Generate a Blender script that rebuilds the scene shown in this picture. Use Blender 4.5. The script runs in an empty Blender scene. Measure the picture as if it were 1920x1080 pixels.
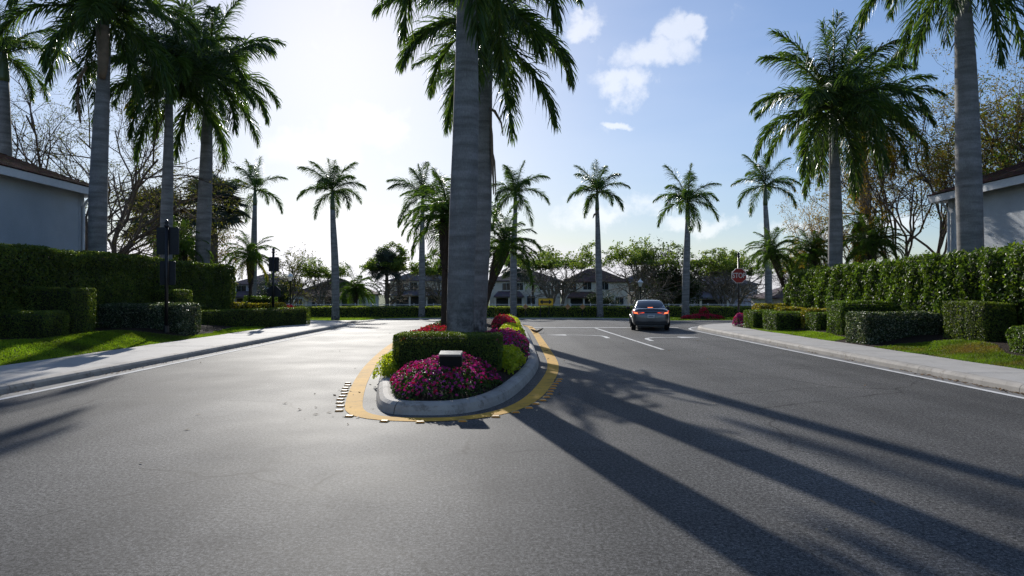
import bpy, math, random
import numpy as np
from mathutils import Vector, Matrix

R = math.radians
S = bpy.context.scene
COL = S.collection
rng = np.random.default_rng(7)
random.seed(7)

# ------------------------------------------------------------------ camera
cam_d = bpy.data.cameras.new('camera'); cam = bpy.data.objects.new('camera', cam_d); COL.objects.link(cam)
cam.location = (0, 0, 1.75); cam.rotation_euler = (R(90.45), 0, 0)
cam_d.lens = 24; cam_d.sensor_width = 36; cam_d.clip_start = 0.05; cam_d.clip_end = 3000
S.camera = cam

# ------------------------------------------------------------------ sun, sky, exposure
SUNV = Vector((-0.253, 1.0, 0.410)).normalized()
SUN_EL = math.asin(SUNV.z); SUN_AZ = math.atan2(SUNV.x, SUNV.y)
sd = bpy.data.lights.new('sun', 'SUN'); sd.energy = 5.0; sd.angle = R(0.53); sd.color = (1.0, 0.96, 0.895)
so = bpy.data.objects.new('sun', sd); COL.objects.link(so)
so.rotation_euler = SUNV.to_track_quat('Z', 'Y').to_euler(); so.location = (-20, 60, 40)
S.view_settings.view_transform = 'Standard'; S.view_settings.look = 'None'
S.view_settings.exposure = 0.1; S.view_settings.gamma = 1.0; S.view_settings.use_curve_mapping = False
S.cycles.use_denoising = True; S.cycles.denoising_prefilter = 'NONE'
S.cycles.use_adaptive_sampling = True; S.cycles.adaptive_threshold = 0.025
S.cycles.max_bounces = 4; S.cycles.diffuse_bounces = 2; S.cycles.glossy_bounces = 2; S.cycles.volume_bounces = 0
S.cycles.transmission_bounces = 3; S.cycles.transparent_max_bounces = 4
S.cycles.caustics_reflective = False; S.cycles.caustics_refractive = False
S.cycles.sample_clamp_indirect = 6

W = bpy.data.worlds.new('World'); S.world = W; W.use_nodes = True
def build_world():
    nt = W.node_tree; nt.nodes.clear(); N = nt.nodes; L = nt.links
    out = N.new('ShaderNodeOutputWorld'); bg = N.new('ShaderNodeBackground'); bg.inputs['Strength'].default_value = 0.132
    L.new(bg.outputs[0], out.inputs[0])
    sky = N.new('ShaderNodeTexSky'); sky.sky_type = 'NISHITA'; sky.sun_disc = False
    sky.sun_elevation = SUN_EL; sky.sun_rotation = SUN_AZ
    sky.altitude = 5; sky.air_density = 1.0; sky.dust_density = 0.65; sky.ozone_density = 3.0
    tc = N.new('ShaderNodeTexCoord')
    def vm(op, a, b=None, out_i=0):
        n = N.new('ShaderNodeVectorMath'); n.operation = op
        for k, v in enumerate((a, b)):
            if v is None: continue
            if isinstance(v, (tuple, list, Vector)): n.inputs[k].default_value = tuple(v)
            else: L.new(v, n.inputs[k])
        return n.outputs['Value'] if op in ('DOT_PRODUCT', 'LENGTH') else n.outputs[0]
    def mt(op, a, b=None, c=None):
        n = N.new('ShaderNodeMath'); n.operation = op
        for k, v in enumerate((a, b, c)):
            if v is None: continue
            if isinstance(v, (int, float)): n.inputs[k].default_value = v
            else: L.new(v, n.inputs[k])
        return n.outputs[0]
    d = vm('NORMALIZE', tc.outputs['Generated'])
    nz = N.new('ShaderNodeTexNoise'); nz.inputs['Scale'].default_value = 9; nz.inputs['Detail'].default_value = 7; nz.inputs['Roughness'].default_value = 0.62
    L.new(d, nz.inputs['Vector'])
    off = vm('MULTIPLY', vm('SUBTRACT', nz.outputs['Color'], (0.5, 0.5, 0.5)), (0.10, 0.10, 0.10))
    dd = vm('ADD', d, off)
    # cumulus heaps: direction (right, forward, up) and half extents in radians
    heaps = [((.205, 1, .345), .075, .032), ((.185, 1, .300), .036, .035), ((.235, 1, .375), .03, .03), ((.10, 1, .395), .04, .022), ((.262, 1, .388), .022, .022),
             ((.15, 1, .305), .05, .03), ((.15, 1, .252), .03, .010), ((-.215, 1, .245), .085, .048), ((-.30, 1, .20), .09, .045),
             ((.14, 1, .120), .11, .028), ((.27, 1, .10), .07, .02), ((.44, 1, .092), .09, .018), ((.56, 1, .10), .06, .02), ((-.2, 1, .10), .16, .04), ((-.40, 1, .11), .10, .03),
             ((1, -.3, .22), .16, .05), ((.4, -1, .2), .18, .05), ((-.5, -1, .25), .2, .06), ((-1, .1, .2), .14, .05), ((-.9, -.5, .4), .12, .07)]
    acc = None
    for c, sx, sz in heaps:
        c = Vector(c).normalized(); e1 = Vector((c.y, -c.x, 0)).normalized(); e2 = e1.cross(c)
        if e2.z < 0: e2 = -e2
        a = vm('DOT_PRODUCT', dd, tuple(e1 / sx)); b = vm('DOT_PRODUCT', vm('SUBTRACT', dd, tuple(c)), tuple(e2 / sz))
        r = mt('SQRT', mt('ADD', mt('MULTIPLY', a, a), mt('MULTIPLY', b, b)))
        m = mt('MULTIPLY', mt('SUBTRACT', 1.0, r), mt('GREATER_THAN', vm('DOT_PRODUCT', d, tuple(c)), 0.3))
        acc = m if acc is None else mt('MAXIMUM', acc, m)
    n2 = N.new('ShaderNodeTexNoise'); n2.inputs['Scale'].default_value = 16; n2.inputs['Detail'].default_value = 8; n2.inputs['Roughness'].default_value = 0.65
    L.new(d, n2.inputs['Vector'])
    dens = mt('ADD', acc, mt('MULTIPLY', mt('SUBTRACT', n2.outputs[0], 0.5), 1.7))
    mr = N.new('ShaderNodeMapRange'); mr.interpolation_type = 'SMOOTHSTEP'
    mr.inputs['From Min'].default_value = 0.12; mr.inputs['From Max'].default_value = 0.78
    L.new(dens, mr.inputs['Value'])
    # thin high veil everywhere
    n3 = N.new('ShaderNodeTexNoise'); n3.inputs['Scale'].default_value = 2.2; n3.inputs['Detail'].default_value = 6
    mp = N.new('ShaderNodeMapping'); mp.inputs['Scale'].default_value = (1, 1, 4); L.new(d, mp.inputs[0]); L.new(mp.outputs[0], n3.inputs['Vector'])
    veil = N.new('ShaderNodeMapRange'); veil.inputs['From Min'].default_value = 0.42; veil.inputs['From Max'].default_value = 0.8; veil.inputs['To Max'].default_value = 0.22
    L.new(n3.outputs[0], veil.inputs['Value'])
    fac = mt('MAXIMUM', mr.outputs[0], veil.outputs[0])
    fac = mt('MULTIPLY', fac, 0.92)
    # cloud brightness follows the sky behind it plus sunlit white
    tint = N.new('ShaderNodeMix'); tint.data_type = 'RGBA'; tint.blend_type = 'MULTIPLY'; tint.inputs['Factor'].default_value = 1.0
    L.new(sky.outputs[0], tint.inputs[6]); tint.inputs[7].default_value = (1.0, 1.05, 1.17, 1)
    sep = N.new('ShaderNodeSeparateColor'); L.new(tint.outputs[2], sep.inputs[0]); r_, g_, b_ = sep.outputs
    g_ = mt('MAXIMUM', g_, mt('MULTIPLY', r_, 0.99)); b_ = mt('MAXIMUM', b_, mt('MULTIPLY', r_, 1.04))
    lum = mt('ADD', mt('MULTIPLY', r_, 0.3), mt('ADD', mt('MULTIPLY', g_, 0.5), mt('MULTIPLY', b_, 0.2)))
    k = mt('DIVIDE', 12.0, mt('ADD', 12.0, lum)); cmb = N.new('ShaderNodeCombineColor')
    for q, ch in enumerate((r_, g_, b_)): L.new(mt('MULTIPLY', ch, k), cmb.inputs[q])
    SKY = cmb.outputs[0]
    mix = N.new('ShaderNodeMix'); mix.data_type = 'RGBA'
    lift = N.new('ShaderNodeMix'); lift.data_type = 'RGBA'; lift.blend_type = 'ADD'; lift.inputs['Factor'].default_value = 1.0
    sc = N.new('ShaderNodeMix'); sc.data_type = 'RGBA'; sc.blend_type = 'MULTIPLY'; sc.inputs['Factor'].default_value = 1.0
    L.new(SKY, sc.inputs[6]); sc.inputs[7].default_value = (0.45, 0.45, 0.45, 1)
    L.new(sc.outputs[2], lift.inputs[6]); lift.inputs[7].default_value = (4.6, 4.6, 4.65, 1)
    L.new(fac, mix.inputs['Factor']); L.new(SKY, mix.inputs[6]); L.new(lift.outputs[2], mix.inputs[7])
    L.new(mix.outputs[2], bg.inputs['Color'])
build_world()

# ------------------------------------------------------------------ materials
MATS = {}
class NB:
    """small node helper"""
    def __init__(s, name):
        s.m = bpy.data.materials.new(name); s.m.use_nodes = True
        s.nt = s.m.node_tree; s.N = s.nt.nodes; s.L = s.nt.links; s.N.clear()
        s.out = s.N.new('ShaderNodeOutputMaterial')
        s.tc = s.N.new('ShaderNodeTexCoord'); s.geo = s.N.new('ShaderNodeNewGeometry')
        s.pos = s.geo.outputs['Position']
    def set(s, sock, v):
        if v is None: return
        if hasattr(v, 'is_linked'): s.L.new(v, sock)
        else:
            if isinstance(v, (tuple, list)) and len(v) == 3 and sock.type == 'RGBA': v = (*v, 1)
            sock.default_value = v
    def noise(s, scale, detail=4, rough=0.55, vec=None, col=False):
        n = s.N.new('ShaderNodeTexNoise'); s.set(n.inputs['Scale'], scale); s.set(n.inputs['Detail'], detail); s.set(n.inputs['Roughness'], rough)
        s.L.new(vec or s.pos, n.inputs['Vector']); return n.outputs[1 if col else 0]
    def vor(s, scale, feature='F1', vec=None, out='Distance'):
        n = s.N.new('ShaderNodeTexVoronoi'); n.feature = feature; s.set(n.inputs['Scale'], scale); s.L.new(vec or s.pos, n.inputs['Vector']); return n.outputs[out]
    def scale(s, v, xyz):
        n = s.N.new('ShaderNodeMapping'); n.inputs['Scale'].default_value = xyz; s.L.new(v, n.inputs[0]); return n.outputs[0]
    def ramp(s, v, stops):
        n = s.N.new('ShaderNodeValToRGB'); e = n.color_ramp.elements
        while len(e) < len(stops): e.new(0.5)
        for k, (p, c) in enumerate(stops):
            e[k].position = p; e[k].color = (*c, 1) if len(c) == 3 else c
        s.L.new(v, n.inputs[0]); return n.outputs[0]
    def mr(s, v, a, b, c, d):
        n = s.N.new('ShaderNodeMapRange'); 
        for k, q in zip(('From Min', 'From Max', 'To Min', 'To Max'), (a, b, c, d)): n.inputs[k].default_value = q
        s.L.new(v, n.inputs['Value']); return n.outputs[0]
    def mix(s, f, a, b, mode='MIX'):
        n = s.N.new('ShaderNodeMix'); n.data_type = 'RGBA'; n.blend_type = mode
        s.set(n.inputs['Factor'], f); s.set(n.inputs[6], a); s.set(n.inputs[7], b); return n.outputs[2]
    def math(s, op, a, b=0.0):
        n = s.N.new('ShaderNodeMath'); n.operation = op; s.set(n.inputs[0], a); s.set(n.inputs[1], b); return n.outputs[0]
    def bump(s, h, strength=0.3, dist=0.02):
        n = s.N.new('ShaderNodeBump'); n.inputs['Strength'].default_value = strength; n.inputs['Distance'].default_value = dist
        s.L.new(h, n.inputs['Height']); return n.outputs[0]
    def pbr(s, col, rough=0.6, metal=0.0, normal=None, spec=None, emit=None, estr=0.0, coat=None):
        p = s.N.new('ShaderNodeBsdfPrincipled')
        s.set(p.inputs['Base Color'], col); s.set(p.inputs['Roughness'], rough); s.set(p.inputs['Metallic'], metal)
        if normal is not None: s.L.new(normal, p.inputs['Normal'])
        if spec is not None: s.set(p.inputs['Specular IOR Level'], spec)
        if emit is not None: s.set(p.inputs['Emission Color'], emit); p.inputs['Emission Strength'].default_value = estr
        if coat is not None: p.inputs['Coat Weight'].default_value = coat; p.inputs['Coat Roughness'].default_value = 0.06
        return p.outputs[0]
    def done(s, sh):
        s.L.new(sh, s.out.inputs[0]); return s.m

def plain(name, col, rough=0.6, metal=0.0, var=0.12, scale=6.0, spec=None, coat=None, bump=0.0):
    if name in MATS: return MATS[name]
    b = NB(name); n = b.noise(scale, 5)
    c = b.mix(1.0, col, b.ramp(n, [(0.25, (1 - var,) * 3), (0.75, (1 + var * 0.6,) * 3)]), 'MULTIPLY')
    MATS[name] = b.done(b.pbr(c, rough, metal, spec=spec, coat=coat, normal=b.bump(b.noise(scale * 8, 3), bump, 0.01) if bump else None)); return MATS[name]

def leaf(name, cols, trans=0.4, rough=0.42, big=0.0, tcol=None, patch=None):
    """foliage: colour differs from leaf to leaf, light passes through"""
    if name in MATS: return MATS[name]
    b = NB(name); rnd = b.geo.outputs['Random Per Island']
    n = len(cols); c = b.ramp(rnd, [(k / max(1, n - 1), q) for k, q in enumerate(cols)])
    if patch: c = b.mix(b.ramp(b.noise(patch[0], 5, .6), [(0.50, (0, 0, 0)), (0.66, (1, 1, 1))]), c, b.mix(1.0, b.ramp(rnd, [(0, (.7, .7, .7)), (1, (1.3, 1.3, 1.3))]), patch[1], 'MULTIPLY'))
    if big: c = b.mix(1.0, c, b.ramp(b.noise(big, 3), [(0.3, (.6, .6, .6)), (0.7, (1.3, 1.3, 1.3))]), 'MULTIPLY')
    p = b.pbr(c, rough + .08, spec=0.25)
    t = b.N.new('ShaderNodeBsdfTranslucent')
    tc = b.mix(1.0, c, tcol or (1.5, 1.55, 0.55), 'MULTIPLY'); b.L.new(tc, t.inputs[0])
    m = b.N.new('ShaderNodeMixShader'); m.inputs[0].default_value = trans
    b.L.new(p, m.inputs[1]); b.L.new(t.outputs[0], m.inputs[2])
    MATS[name] = b.done(m.outputs[0]); return MATS[name]

def m_asphalt():
    b = NB('asphalt')
    fine = b.vor(120.0); fine2 = b.noise(140, 2, 0.7); big = b.noise(0.35, 5); mid = b.noise(2.3, 5)
    c = b.ramp(fine2, [(0.28, (.036, .0355, .035)), (0.52, (.106, .104, .101)), (0.74, (.225, .220, .213))])
    c = b.mix(1.0, c, b.ramp(big, [(0.3, (.80, .80, .80)), (0.7, (1.18, 1.17, 1.15))]), 'MULTIPLY')
    c = b.mix(1.0, c, b.ramp(mid, [(0.35, (.93, .93, .93)), (0.65, (1.05, 1.05, 1.05))]), 'MULTIPLY')
    chips = b.ramp(b.vor(62.0, out='Distance'), [(0.0, (.17, .165, .16)), (0.22, (.0, .0, .0))])
    sel = b.ramp(b.noise(40, 2), [(0.52, (0, 0, 0)), (0.62, (1, 1, 1))])
    c = b.mix(1.0, c, b.mix(1.0, chips, sel, 'MULTIPLY'), 'ADD')
    # tyre paths, polished along the driving direction
    lane = b.noise(1.0, 3, vec=b.scale(b.pos, (0.55, 0.03, 0.0)))
    c = b.mix(1.0, c, b.ramp(lane, [(0.36, (.72, .72, .72)), (0.62, (1.15, 1.14, 1.12))]), 'MULTIPLY')
    grain = b.noise(38, 5, .9); c = b.mix(1.0, c, b.ramp(grain, [(0.38, (.35, .35, .35)), (0.5, (1, 1, 1)), (0.62, (1.75, 1.75, 1.75))]), 'MULTIPLY')
    g2 = b.noise(19, 4, .85); c = b.mix(1.0, c, b.ramp(g2, [(0.36, (.62, .62, .62)), (0.5, (1, 1, 1)), (0.64, (1.38, 1.38, 1.38))]), 'MULTIPLY')
    pit = b.ramp(b.noise(26, 3, .8), [(0.33, (.35, .35, .35)), (0.42, (1, 1, 1))]); c = b.mix(1.0, c, pit, 'MULTIPLY')
    stain = b.ramp(b.noise(0.75, 6, .62), [(0.60, (1, 1, 1)), (0.74, (.66, .66, .67))]); c = b.mix(1.0, c, stain, 'MULTIPLY')
    # hairline cracks
    wob = b.N.new('ShaderNodeVectorMath'); wob.operation = 'ADD'
    wv = b.N.new('ShaderNodeVectorMath'); wv.operation = 'SCALE'; wv.inputs['Scale'].default_value = 0.5; b.L.new(b.noise(1.4, 5, col=True), wv.inputs[0])
    b.L.new(b.pos, wob.inputs[0]); b.L.new(wv.outputs[0], wob.inputs[1])
    ck = b.vor(0.22, 'DISTANCE_TO_EDGE', vec=b.scale(wob.outputs[0], (1, 1, 0)))
    ckm = b.math('MULTIPLY', b.ramp(ck, [(0.0, (1, 1, 1)), (0.005, (0, 0, 0))]), b.ramp(b.noise(0.6, 2), [(0.44, (0, 0, 0)), (0.55, (.75, .75, .75))]))
    c = b.mix(ckm, c, (.016, .015, .015))
    rough = b.mr(b.noise(0.5, 3), 0.3, 0.7, 0.68, 0.74)
    h = b.math('ADD', b.math('MULTIPLY', fine, 0.7), fine2)
    return b.done(b.pbr(c, rough, spec=0.07))

def m_concrete(name, col, dirt=0.5):
    b = NB(name); n = b.noise(1.6, 6, 0.65); f = b.noise(130, 3, 0.7); st = b.noise(5.0, 6, 0.7)
    c = b.mix(1.0, col, b.ramp(n, [(0.3, (1 - .35 * dirt,) * 3), (0.7, (1.1, 1.1, 1.1))]), 'MULTIPLY')
    c = b.mix(1.0, c, b.ramp(f, [(0.3, (.84, .84, .84)), (0.7, (1.1, 1.1, 1.1))]), 'MULTIPLY')
    c = b.mix(b.ramp(st, [(0.56, (0, 0, 0)), (0.72, (dirt, dirt, dirt))]), c, (.14, .115, .09))
    return b.done(b.pbr(c, 0.8, normal=b.bump(f, 0.35, 0.004), spec=0.3))

def m_trunk():
    b = NB('royal_palm_bark'); loc = b.tc.outputs['Object']
    ring = b.noise(1.0, 4, 0.6, vec=b.scale(loc, (0.9, 0.9, 6.5))); pat = b.noise(3.0, 6, 0.65, vec=b.scale(loc, (1, 1, 0.5))); f = b.noise(34, 4, 0.7, vec=b.scale(loc, (1.6, 1.6, .5)))
    c = b.ramp(ring, [(0.34, (.17, .16, .148)), (0.5, (.24, .23, .217)), (0.66, (.31, .297, .283))])
    c = b.mix(b.ramp(pat, [(0.46, (0, 0, 0)), (0.72, (.6, .6, .6))]), c, (.17, .16, .145))
    c = b.mix(b.ramp(b.noise(1.4, 5, vec=loc), [(0.58, (0, 0, 0)), (0.75, (.6, .6, .6))]), c, (.36, .37, .33))
    c = b.mix(1.0, c, b.ramp(f, [(0.3, (.72, .72, .72)), (0.7, (1.15, 1.15, 1.15))]), 'MULTIPLY')
    # weathered dark foot
    sep = b.N.new('ShaderNodeSeparateXYZ'); b.L.new(loc, sep.inputs[0])
    foot = b.math('MULTIPLY', b.mr(sep.outputs[2], 0.2, 1.7, 1.0, 0.0), b.ramp(b.noise(4.5, 6, .7, vec=loc), [(0.42, (0, 0, 0)), (0.58, (1, 1, 1))]))
    c = b.mix(foot, c, (.045, .04, .035))
    h = b.math('ADD', ring, b.math('MULTIPLY', f, 0.4))
    return b.done(b.pbr(c, 0.85, normal=b.bump(h, 0.4, 0.02), spec=0.2))

def m_rough_bark(name, col):
    b = NB(name); loc = b.tc.outputs['Object']; n = b.noise(9, 5, .7, vec=b.scale(loc, (1, 1, .35))); 
    c = b.mix(1.0, col, b.ramp(n, [(0.3, (.45, .45, .45)), (0.7, (1.35, 1.3, 1.25))]), 'MULTIPLY')
    return b.done(b.pbr(c, 0.9, normal=b.bump(n, 0.8, 0.04), spec=0.15))

def m_soil(name, cols, scale=60):
    b = NB(name); v = b.vor(scale, out='Color'); n = b.noise(1.2, 5); f = b.noise(scale * 1.7, 4, .7)
    c = b.ramp(f, [(0.3, cols[0]), (0.55, cols[1]), (0.75, cols[2])])
    c = b.mix(1.0, c, b.ramp(n, [(0.3, (.7, .7, .7)), (0.7, (1.2, 1.2, 1.2))]), 'MULTIPLY')
    return b.done(b.pbr(c, 0.95, normal=b.bump(f, 0.9, 0.04), spec=0.1))

def m_paint(name, col, wear=0.5):
    b = NB(name); n = b.noise(3.2, 6, .7); f = b.noise(150, 3, .7)
    c = b.mix(1.0, col, b.ramp(b.noise(1.1, 4), [(0.3, (.82, .82, .82)), (0.7, (1.08, 1.08, 1.08))]), 'MULTIPLY')
    w = b.math('MULTIPLY', b.ramp(n, [(0.5, (0, 0, 0)), (0.75, (1, 1, 1))]), wear)
    w = b.math('ADD', w, b.math('MULTIPLY', b.ramp(f, [(0.55, (0, 0, 0)), (0.7, (1, 1, 1))]), wear * 0.6))
    c = b.mix(w, c, (.07, .067, .064))
    return b.done(b.pbr(c, 0.8, normal=b.bump(f, 0.2, 0.003), spec=0.1))

def m_stucco(name, col):
    b = NB(name); n = b.noise(28, 5, .7); g = b.noise(0.8, 5)
    c = b.mix(1.0, col, b.ramp(g, [(0.3, (.88, .88, .88)), (0.7, (1.06, 1.06, 1.06))]), 'MULTIPLY')
    c = b.mix(1.0, c, b.ramp(n, [(0.3, (.9, .9, .9)), (0.7, (1.05, 1.05, 1.05))]), 'MULTIPLY')
    return b.done(b.pbr(c, 0.9, normal=b.bump(n, 0.7, 0.02), spec=0.2))

def m_shingle(name, col):
    b = NB(name); n = b.noise(0.9, 4); w = b.vor(5.5, out='Color', vec=b.scale(b.pos, (.8, 1, 2.4)))
    c = b.mix(0.45, col, b.mix(1.0, col, w, 'MULTIPLY'))
    c = b.mix(1.0, c, b.ramp(n, [(0.3, (.75, .75, .75)), (0.7, (1.25, 1.2, 1.15))]), 'MULTIPLY')
    return b.done(b.pbr(c, 0.85, normal=b.bump(b.noise(60, 3), 0.4, 0.01), spec=0.04))

def m_glass(name, col=(.02, .025, .03)):
    b = NB(name); return b.done(b.pbr(b.mix(1.0, col, b.ramp(b.noise(2, 2), [(0, (.8, .8, .8)), (1, (1.2, 1.2, 1.2))]), 'MULTIPLY'), 0.07, spec=0.7))

M_ASPH = m_asphalt(); M_CONC = m_concrete('sidewalk_concrete', (.46, .435, .40), 0.35); M_KERB = m_concrete('kerb_concrete', (.43, .395, .35), 0.95)
M_GUTTER = m_concrete('gutter_concrete', (.20, .19, .18), 0.6)
M_YEL = m_paint('yellow_paint', (.72, .40, .06), 0.5); M_WHT = m_paint('white_paint', (.72, .71, .68), 0.55)
M_TRUNK = m_trunk(); M_BARK = m_rough_bark('tree_bark', (.15, .12, .095)); M_BARKP = m_rough_bark('pale_bark', (.21, .185, .155)); M_BOOT = m_rough_bark('boot_fibre', (.07, .055, .043))
M_MULCH = m_soil('mulch', [(.018, .013, .010), (.05, .035, .026), (.12, .09, .07)]); M_SOD = m_soil('lawn_soil', [(.03, .05, .012), (.055, .085, .018), (.09, .12, .03)], 90)
M_TURF = m_soil('far_turf', [(.04, .065, .015), (.07, .11, .025), (.10, .14, .035)], 25)
M_FROND = leaf('royal_frond', [(.036, .068, .022), (.056, .10, .03), (.082, .13, .034), (.125, .165, .042)], 0.43, 0.28, tcol=(1.5, 1.6, .55))
M_FRONDY = leaf('yellowing_frond', [(.12, .12, .02), (.20, .17, .025), (.30, .20, .03)], 0.45, 0.4, tcol=(1.4, 1.2, .5))
M_DATE = leaf('date_frond', [(.04, .08, .018), (.065, .12, .025), (.10, .16, .032)], 0.48, 0.32)
M_DATEY = leaf('yellow_date_frond', [(.16, .16, .02), (.25, .20, .03), (.10, .13, .02)], 0.45, 0.4)
M_FAN = leaf('fan_leaf', [(.05, .068, .055), (.075, .095, .075), (.04, .055, .04)], 0.22, 0.5, tcol=(1.2, 1.3, .8))
M_RACHIS = plain('rachis', (.11, .13, .04), 0.5)
M_SHAFT = plain('crownshaft_green', (.085, .12, .035), 0.35, var=.25, scale=3)
M_SHAFTY = plain('crownshaft_ochre', (.30, .19, .05), 0.5, var=.3, scale=3)
M_DRY = plain('dry_sheath', (.23, .16, .10), 0.7, var=.35, scale=5, bump=.3)

# ------------------------------------------------------------------ mesh helpers
def mesh(name, V, F=None, T=None, mat=None, smooth=False):
    """V (n,3); F quads (m,4); T tris (k,3); numpy fast path"""
    V = np.asarray(V, np.float32).reshape(-1, 3)
    loops = []; starts = []; tot = 0; parts = []
    for A in (F, T):
        if A is None or len(A) == 0: continue
        A = np.asarray(A, np.int32); k = A.shape[1]
        parts.append(A.ravel()); starts.append(tot + np.arange(len(A)) * k); loops.append(np.full(len(A), k)); tot += A.size
    me = bpy.data.meshes.new(name)
    me.vertices.add(len(V)); me.vertices.foreach_set('co', V.ravel())
    li = np.concatenate(parts); me.loops.add(len(li)); me.loops.foreach_set('vertex_index', li)
    st = np.concatenate(starts); me.polygons.add(len(st)); me.polygons.foreach_set('loop_start', st.astype(np.int32))
    me.polygons.foreach_set('use_smooth', np.full(len(st), bool(smooth)))
    me.update(calc_edges=True); me.validate(verbose=False)
    for m in (mat if isinstance(mat, (list, tuple)) else [mat]):
        if m: me.materials.append(m)
    return me

def ob(name, me, parent=None, loc=None, rz=0.0, scale=None, rot=None):
    o = bpy.data.objects.new(name, me); COL.objects.link(o)
    if parent: o.parent = parent
    if loc is not None: o.location = loc
    if rot is not None: o.rotation_euler = rot
    elif rz: o.rotation_euler = (0, 0, rz)
    if scale is not None: o.scale = (scale,) * 3 if isinstance(scale, (int, float)) else scale
    return o
def tag(o, label=None, cat=None, group=None, kind=None):
    if label: o['label'] = label
    if cat: o['category'] = cat
    if group: o['group'] = group
    if kind: o['kind'] = kind
    return o
def thing(name, label, cat, loc=(0, 0, 0), rz=0, group=None):
    o = bpy.data.objects.new(name, None); COL.objects.link(o); o.location = loc; o.rotation_euler = (0, 0, rz); o.empty_display_size = .2
    return tag(o, label, cat, group)

class MB:
    """collects quads/tris"""
    def __init__(s): s.V = []; s.F = []; s.T = []; s.n = 0
    def add(s, V, F=None, T=None):
        V = np.asarray(V, float).reshape(-1, 3)
        if F is not None and len(F): s.F.append(np.asarray(F, np.int64) + s.n)
        if T is not None and len(T): s.T.append(np.asarray(T, np.int64) + s.n)
        s.V.append(V); s.n += len(V); return s
    def box(s, x0, x1, y0, y1, z0, z1, bev=0.0):
        if bev:
            b = min(bev, (x1 - x0) * .45, (y1 - y0) * .45, (z1 - z0) * .45)
            P = []
            for z, i in ((z0, b), (z0 + b, 0), (z1 - b, 0), (z1, b)):
                P += [(x0 + b, y0 + i, z), (x1 - b, y0 + i, z), (x1 - i, y0 + b, z), (x1 - i, y1 - b, z), (x1 - b, y1 - i, z), (x0 + b, y1 - i, z), (x0 + i, y1 - b, z), (x0 + i, y0 + b, z)]
            F = [(r * 8 + k, r * 8 + (k + 1) % 8, (r + 1) * 8 + (k + 1) % 8, (r + 1) * 8 + k) for r in range(3) for k in range(8)]
            F += [(24, 25, 26, 27), (24, 27, 28, 31), (28, 29, 30, 31), (3, 2, 1, 0), (7, 4, 3, 0), (7, 6, 5, 4)]
            return s.add(P, F)
        P = [(x0, y0, z0), (x1, y0, z0), (x1, y1, z0), (x0, y1, z0), (x0, y0, z1), (x1, y0, z1), (x1, y1, z1), (x0, y1, z1)]
        return s.add(P, [(0, 3, 2, 1), (4, 5, 6, 7), (0, 1, 5, 4), (1, 2, 6, 5), (2, 3, 7, 6), (3, 0, 4, 7)])
    def tube(s, P, rad, n=6, cap=True):
        P = np.asarray(P, float); k = len(P); rad = np.broadcast_to(np.asarray(rad, float), (k,))
        t = np.gradient(P, axis=0); t /= np.linalg.norm(t, axis=1)[:, None] + 1e-9
        ref = np.array([0, 0, 1.]) if abs(t[0, 2]) < .9 else np.array([1., 0, 0])
        u = np.cross(t, ref); u /= np.linalg.norm(u, axis=1)[:, None] + 1e-9; w = np.cross(t, u)
        a = np.linspace(0, 2 * np.pi, n, endpoint=False)
        V = P[:, None] + rad[:, None, None] * (u[:, None] * np.cos(a)[None, :, None] + w[:, None] * np.sin(a)[None, :, None])
        i = np.arange(k - 1)[:, None] * n; j = np.arange(n)[None]; jn = (j + 1) % n
        F = np.stack([i + j, i + jn, i + n + jn, i + n + j], -1).reshape(-1, 4)
        T = []
        if cap: T = [(0, q + 1, q) for q in range(1, n - 1)] + [((k - 1) * n, (k - 1) * n + q, (k - 1) * n + q + 1) for q in range(1, n - 1)]
        return s.add(V.reshape(-1, 3), F, T)
    def lathe(s, prof, n=16, c=(0, 0), cap=True):
        prof = np.asarray(prof, float); return s.tube(np.c_[np.full(len(prof), c[0]), np.full(len(prof), c[1]), prof[:, 1]] + np.array([0, 0, 0]), prof[:, 0], n, cap)
    def poly(s, pts, z):
        """flat fan polygon"""
        P = [(p[0], p[1], z) for p in pts]; return s.add(P, None, [(0, q, q + 1) for q in range(1, len(P) - 1)])
    def me(s, name, mat, smooth=False):
        return mesh(name, np.concatenate(s.V), np.concatenate(s.F) if s.F else None, np.concatenate(s.T) if s.T else None, mat, smooth)
    def build(s, name, mat, parent=None, smooth=False, **kw):
        return ob(name, s.me(name, mat, smooth), parent, **kw)

def wob(P, amp, freq, seed=0):
    """cheap smooth displacement noise for points (n,3) -> (n,)"""
    r = np.random.default_rng(seed); out = np.zeros(len(P))
    for k in range(5):
        f = freq * (1.0 + .8 * k); d = r.normal(size=3); d /= np.linalg.norm(d)
        out += np.sin(P @ d * f + r.uniform(0, 6.28)) / (1 + k * .6)
    return out * amp / 2.2

def leaves(P, Nn, size, aspect=.55, tilt=.8, rs=None, svar=.35):
    """one rhombic leaf per point, roughly facing Nn"""
    rs = rs or rng; n = len(P)
    nn = Nn + rs.normal(size=(n, 3)) * tilt; nn /= np.linalg.norm(nn, axis=1)[:, None] + 1e-9
    t = np.cross(nn, rs.normal(size=(n, 3))); t /= np.linalg.norm(t, axis=1)[:, None] + 1e-9
    b = np.cross(nn, t); s = (size * (1 + rs.uniform(-svar, svar, n)))[:, None]
    V = np.stack([P - t * s * .5, P + b * s * aspect * .5 + nn * s * .06, P + t * s * .5, P - b * s * aspect * .5 + nn * s * .06], 1).reshape(-1, 3)
    F = np.arange(n * 4).reshape(-1, 4)
    return V, F

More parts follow.
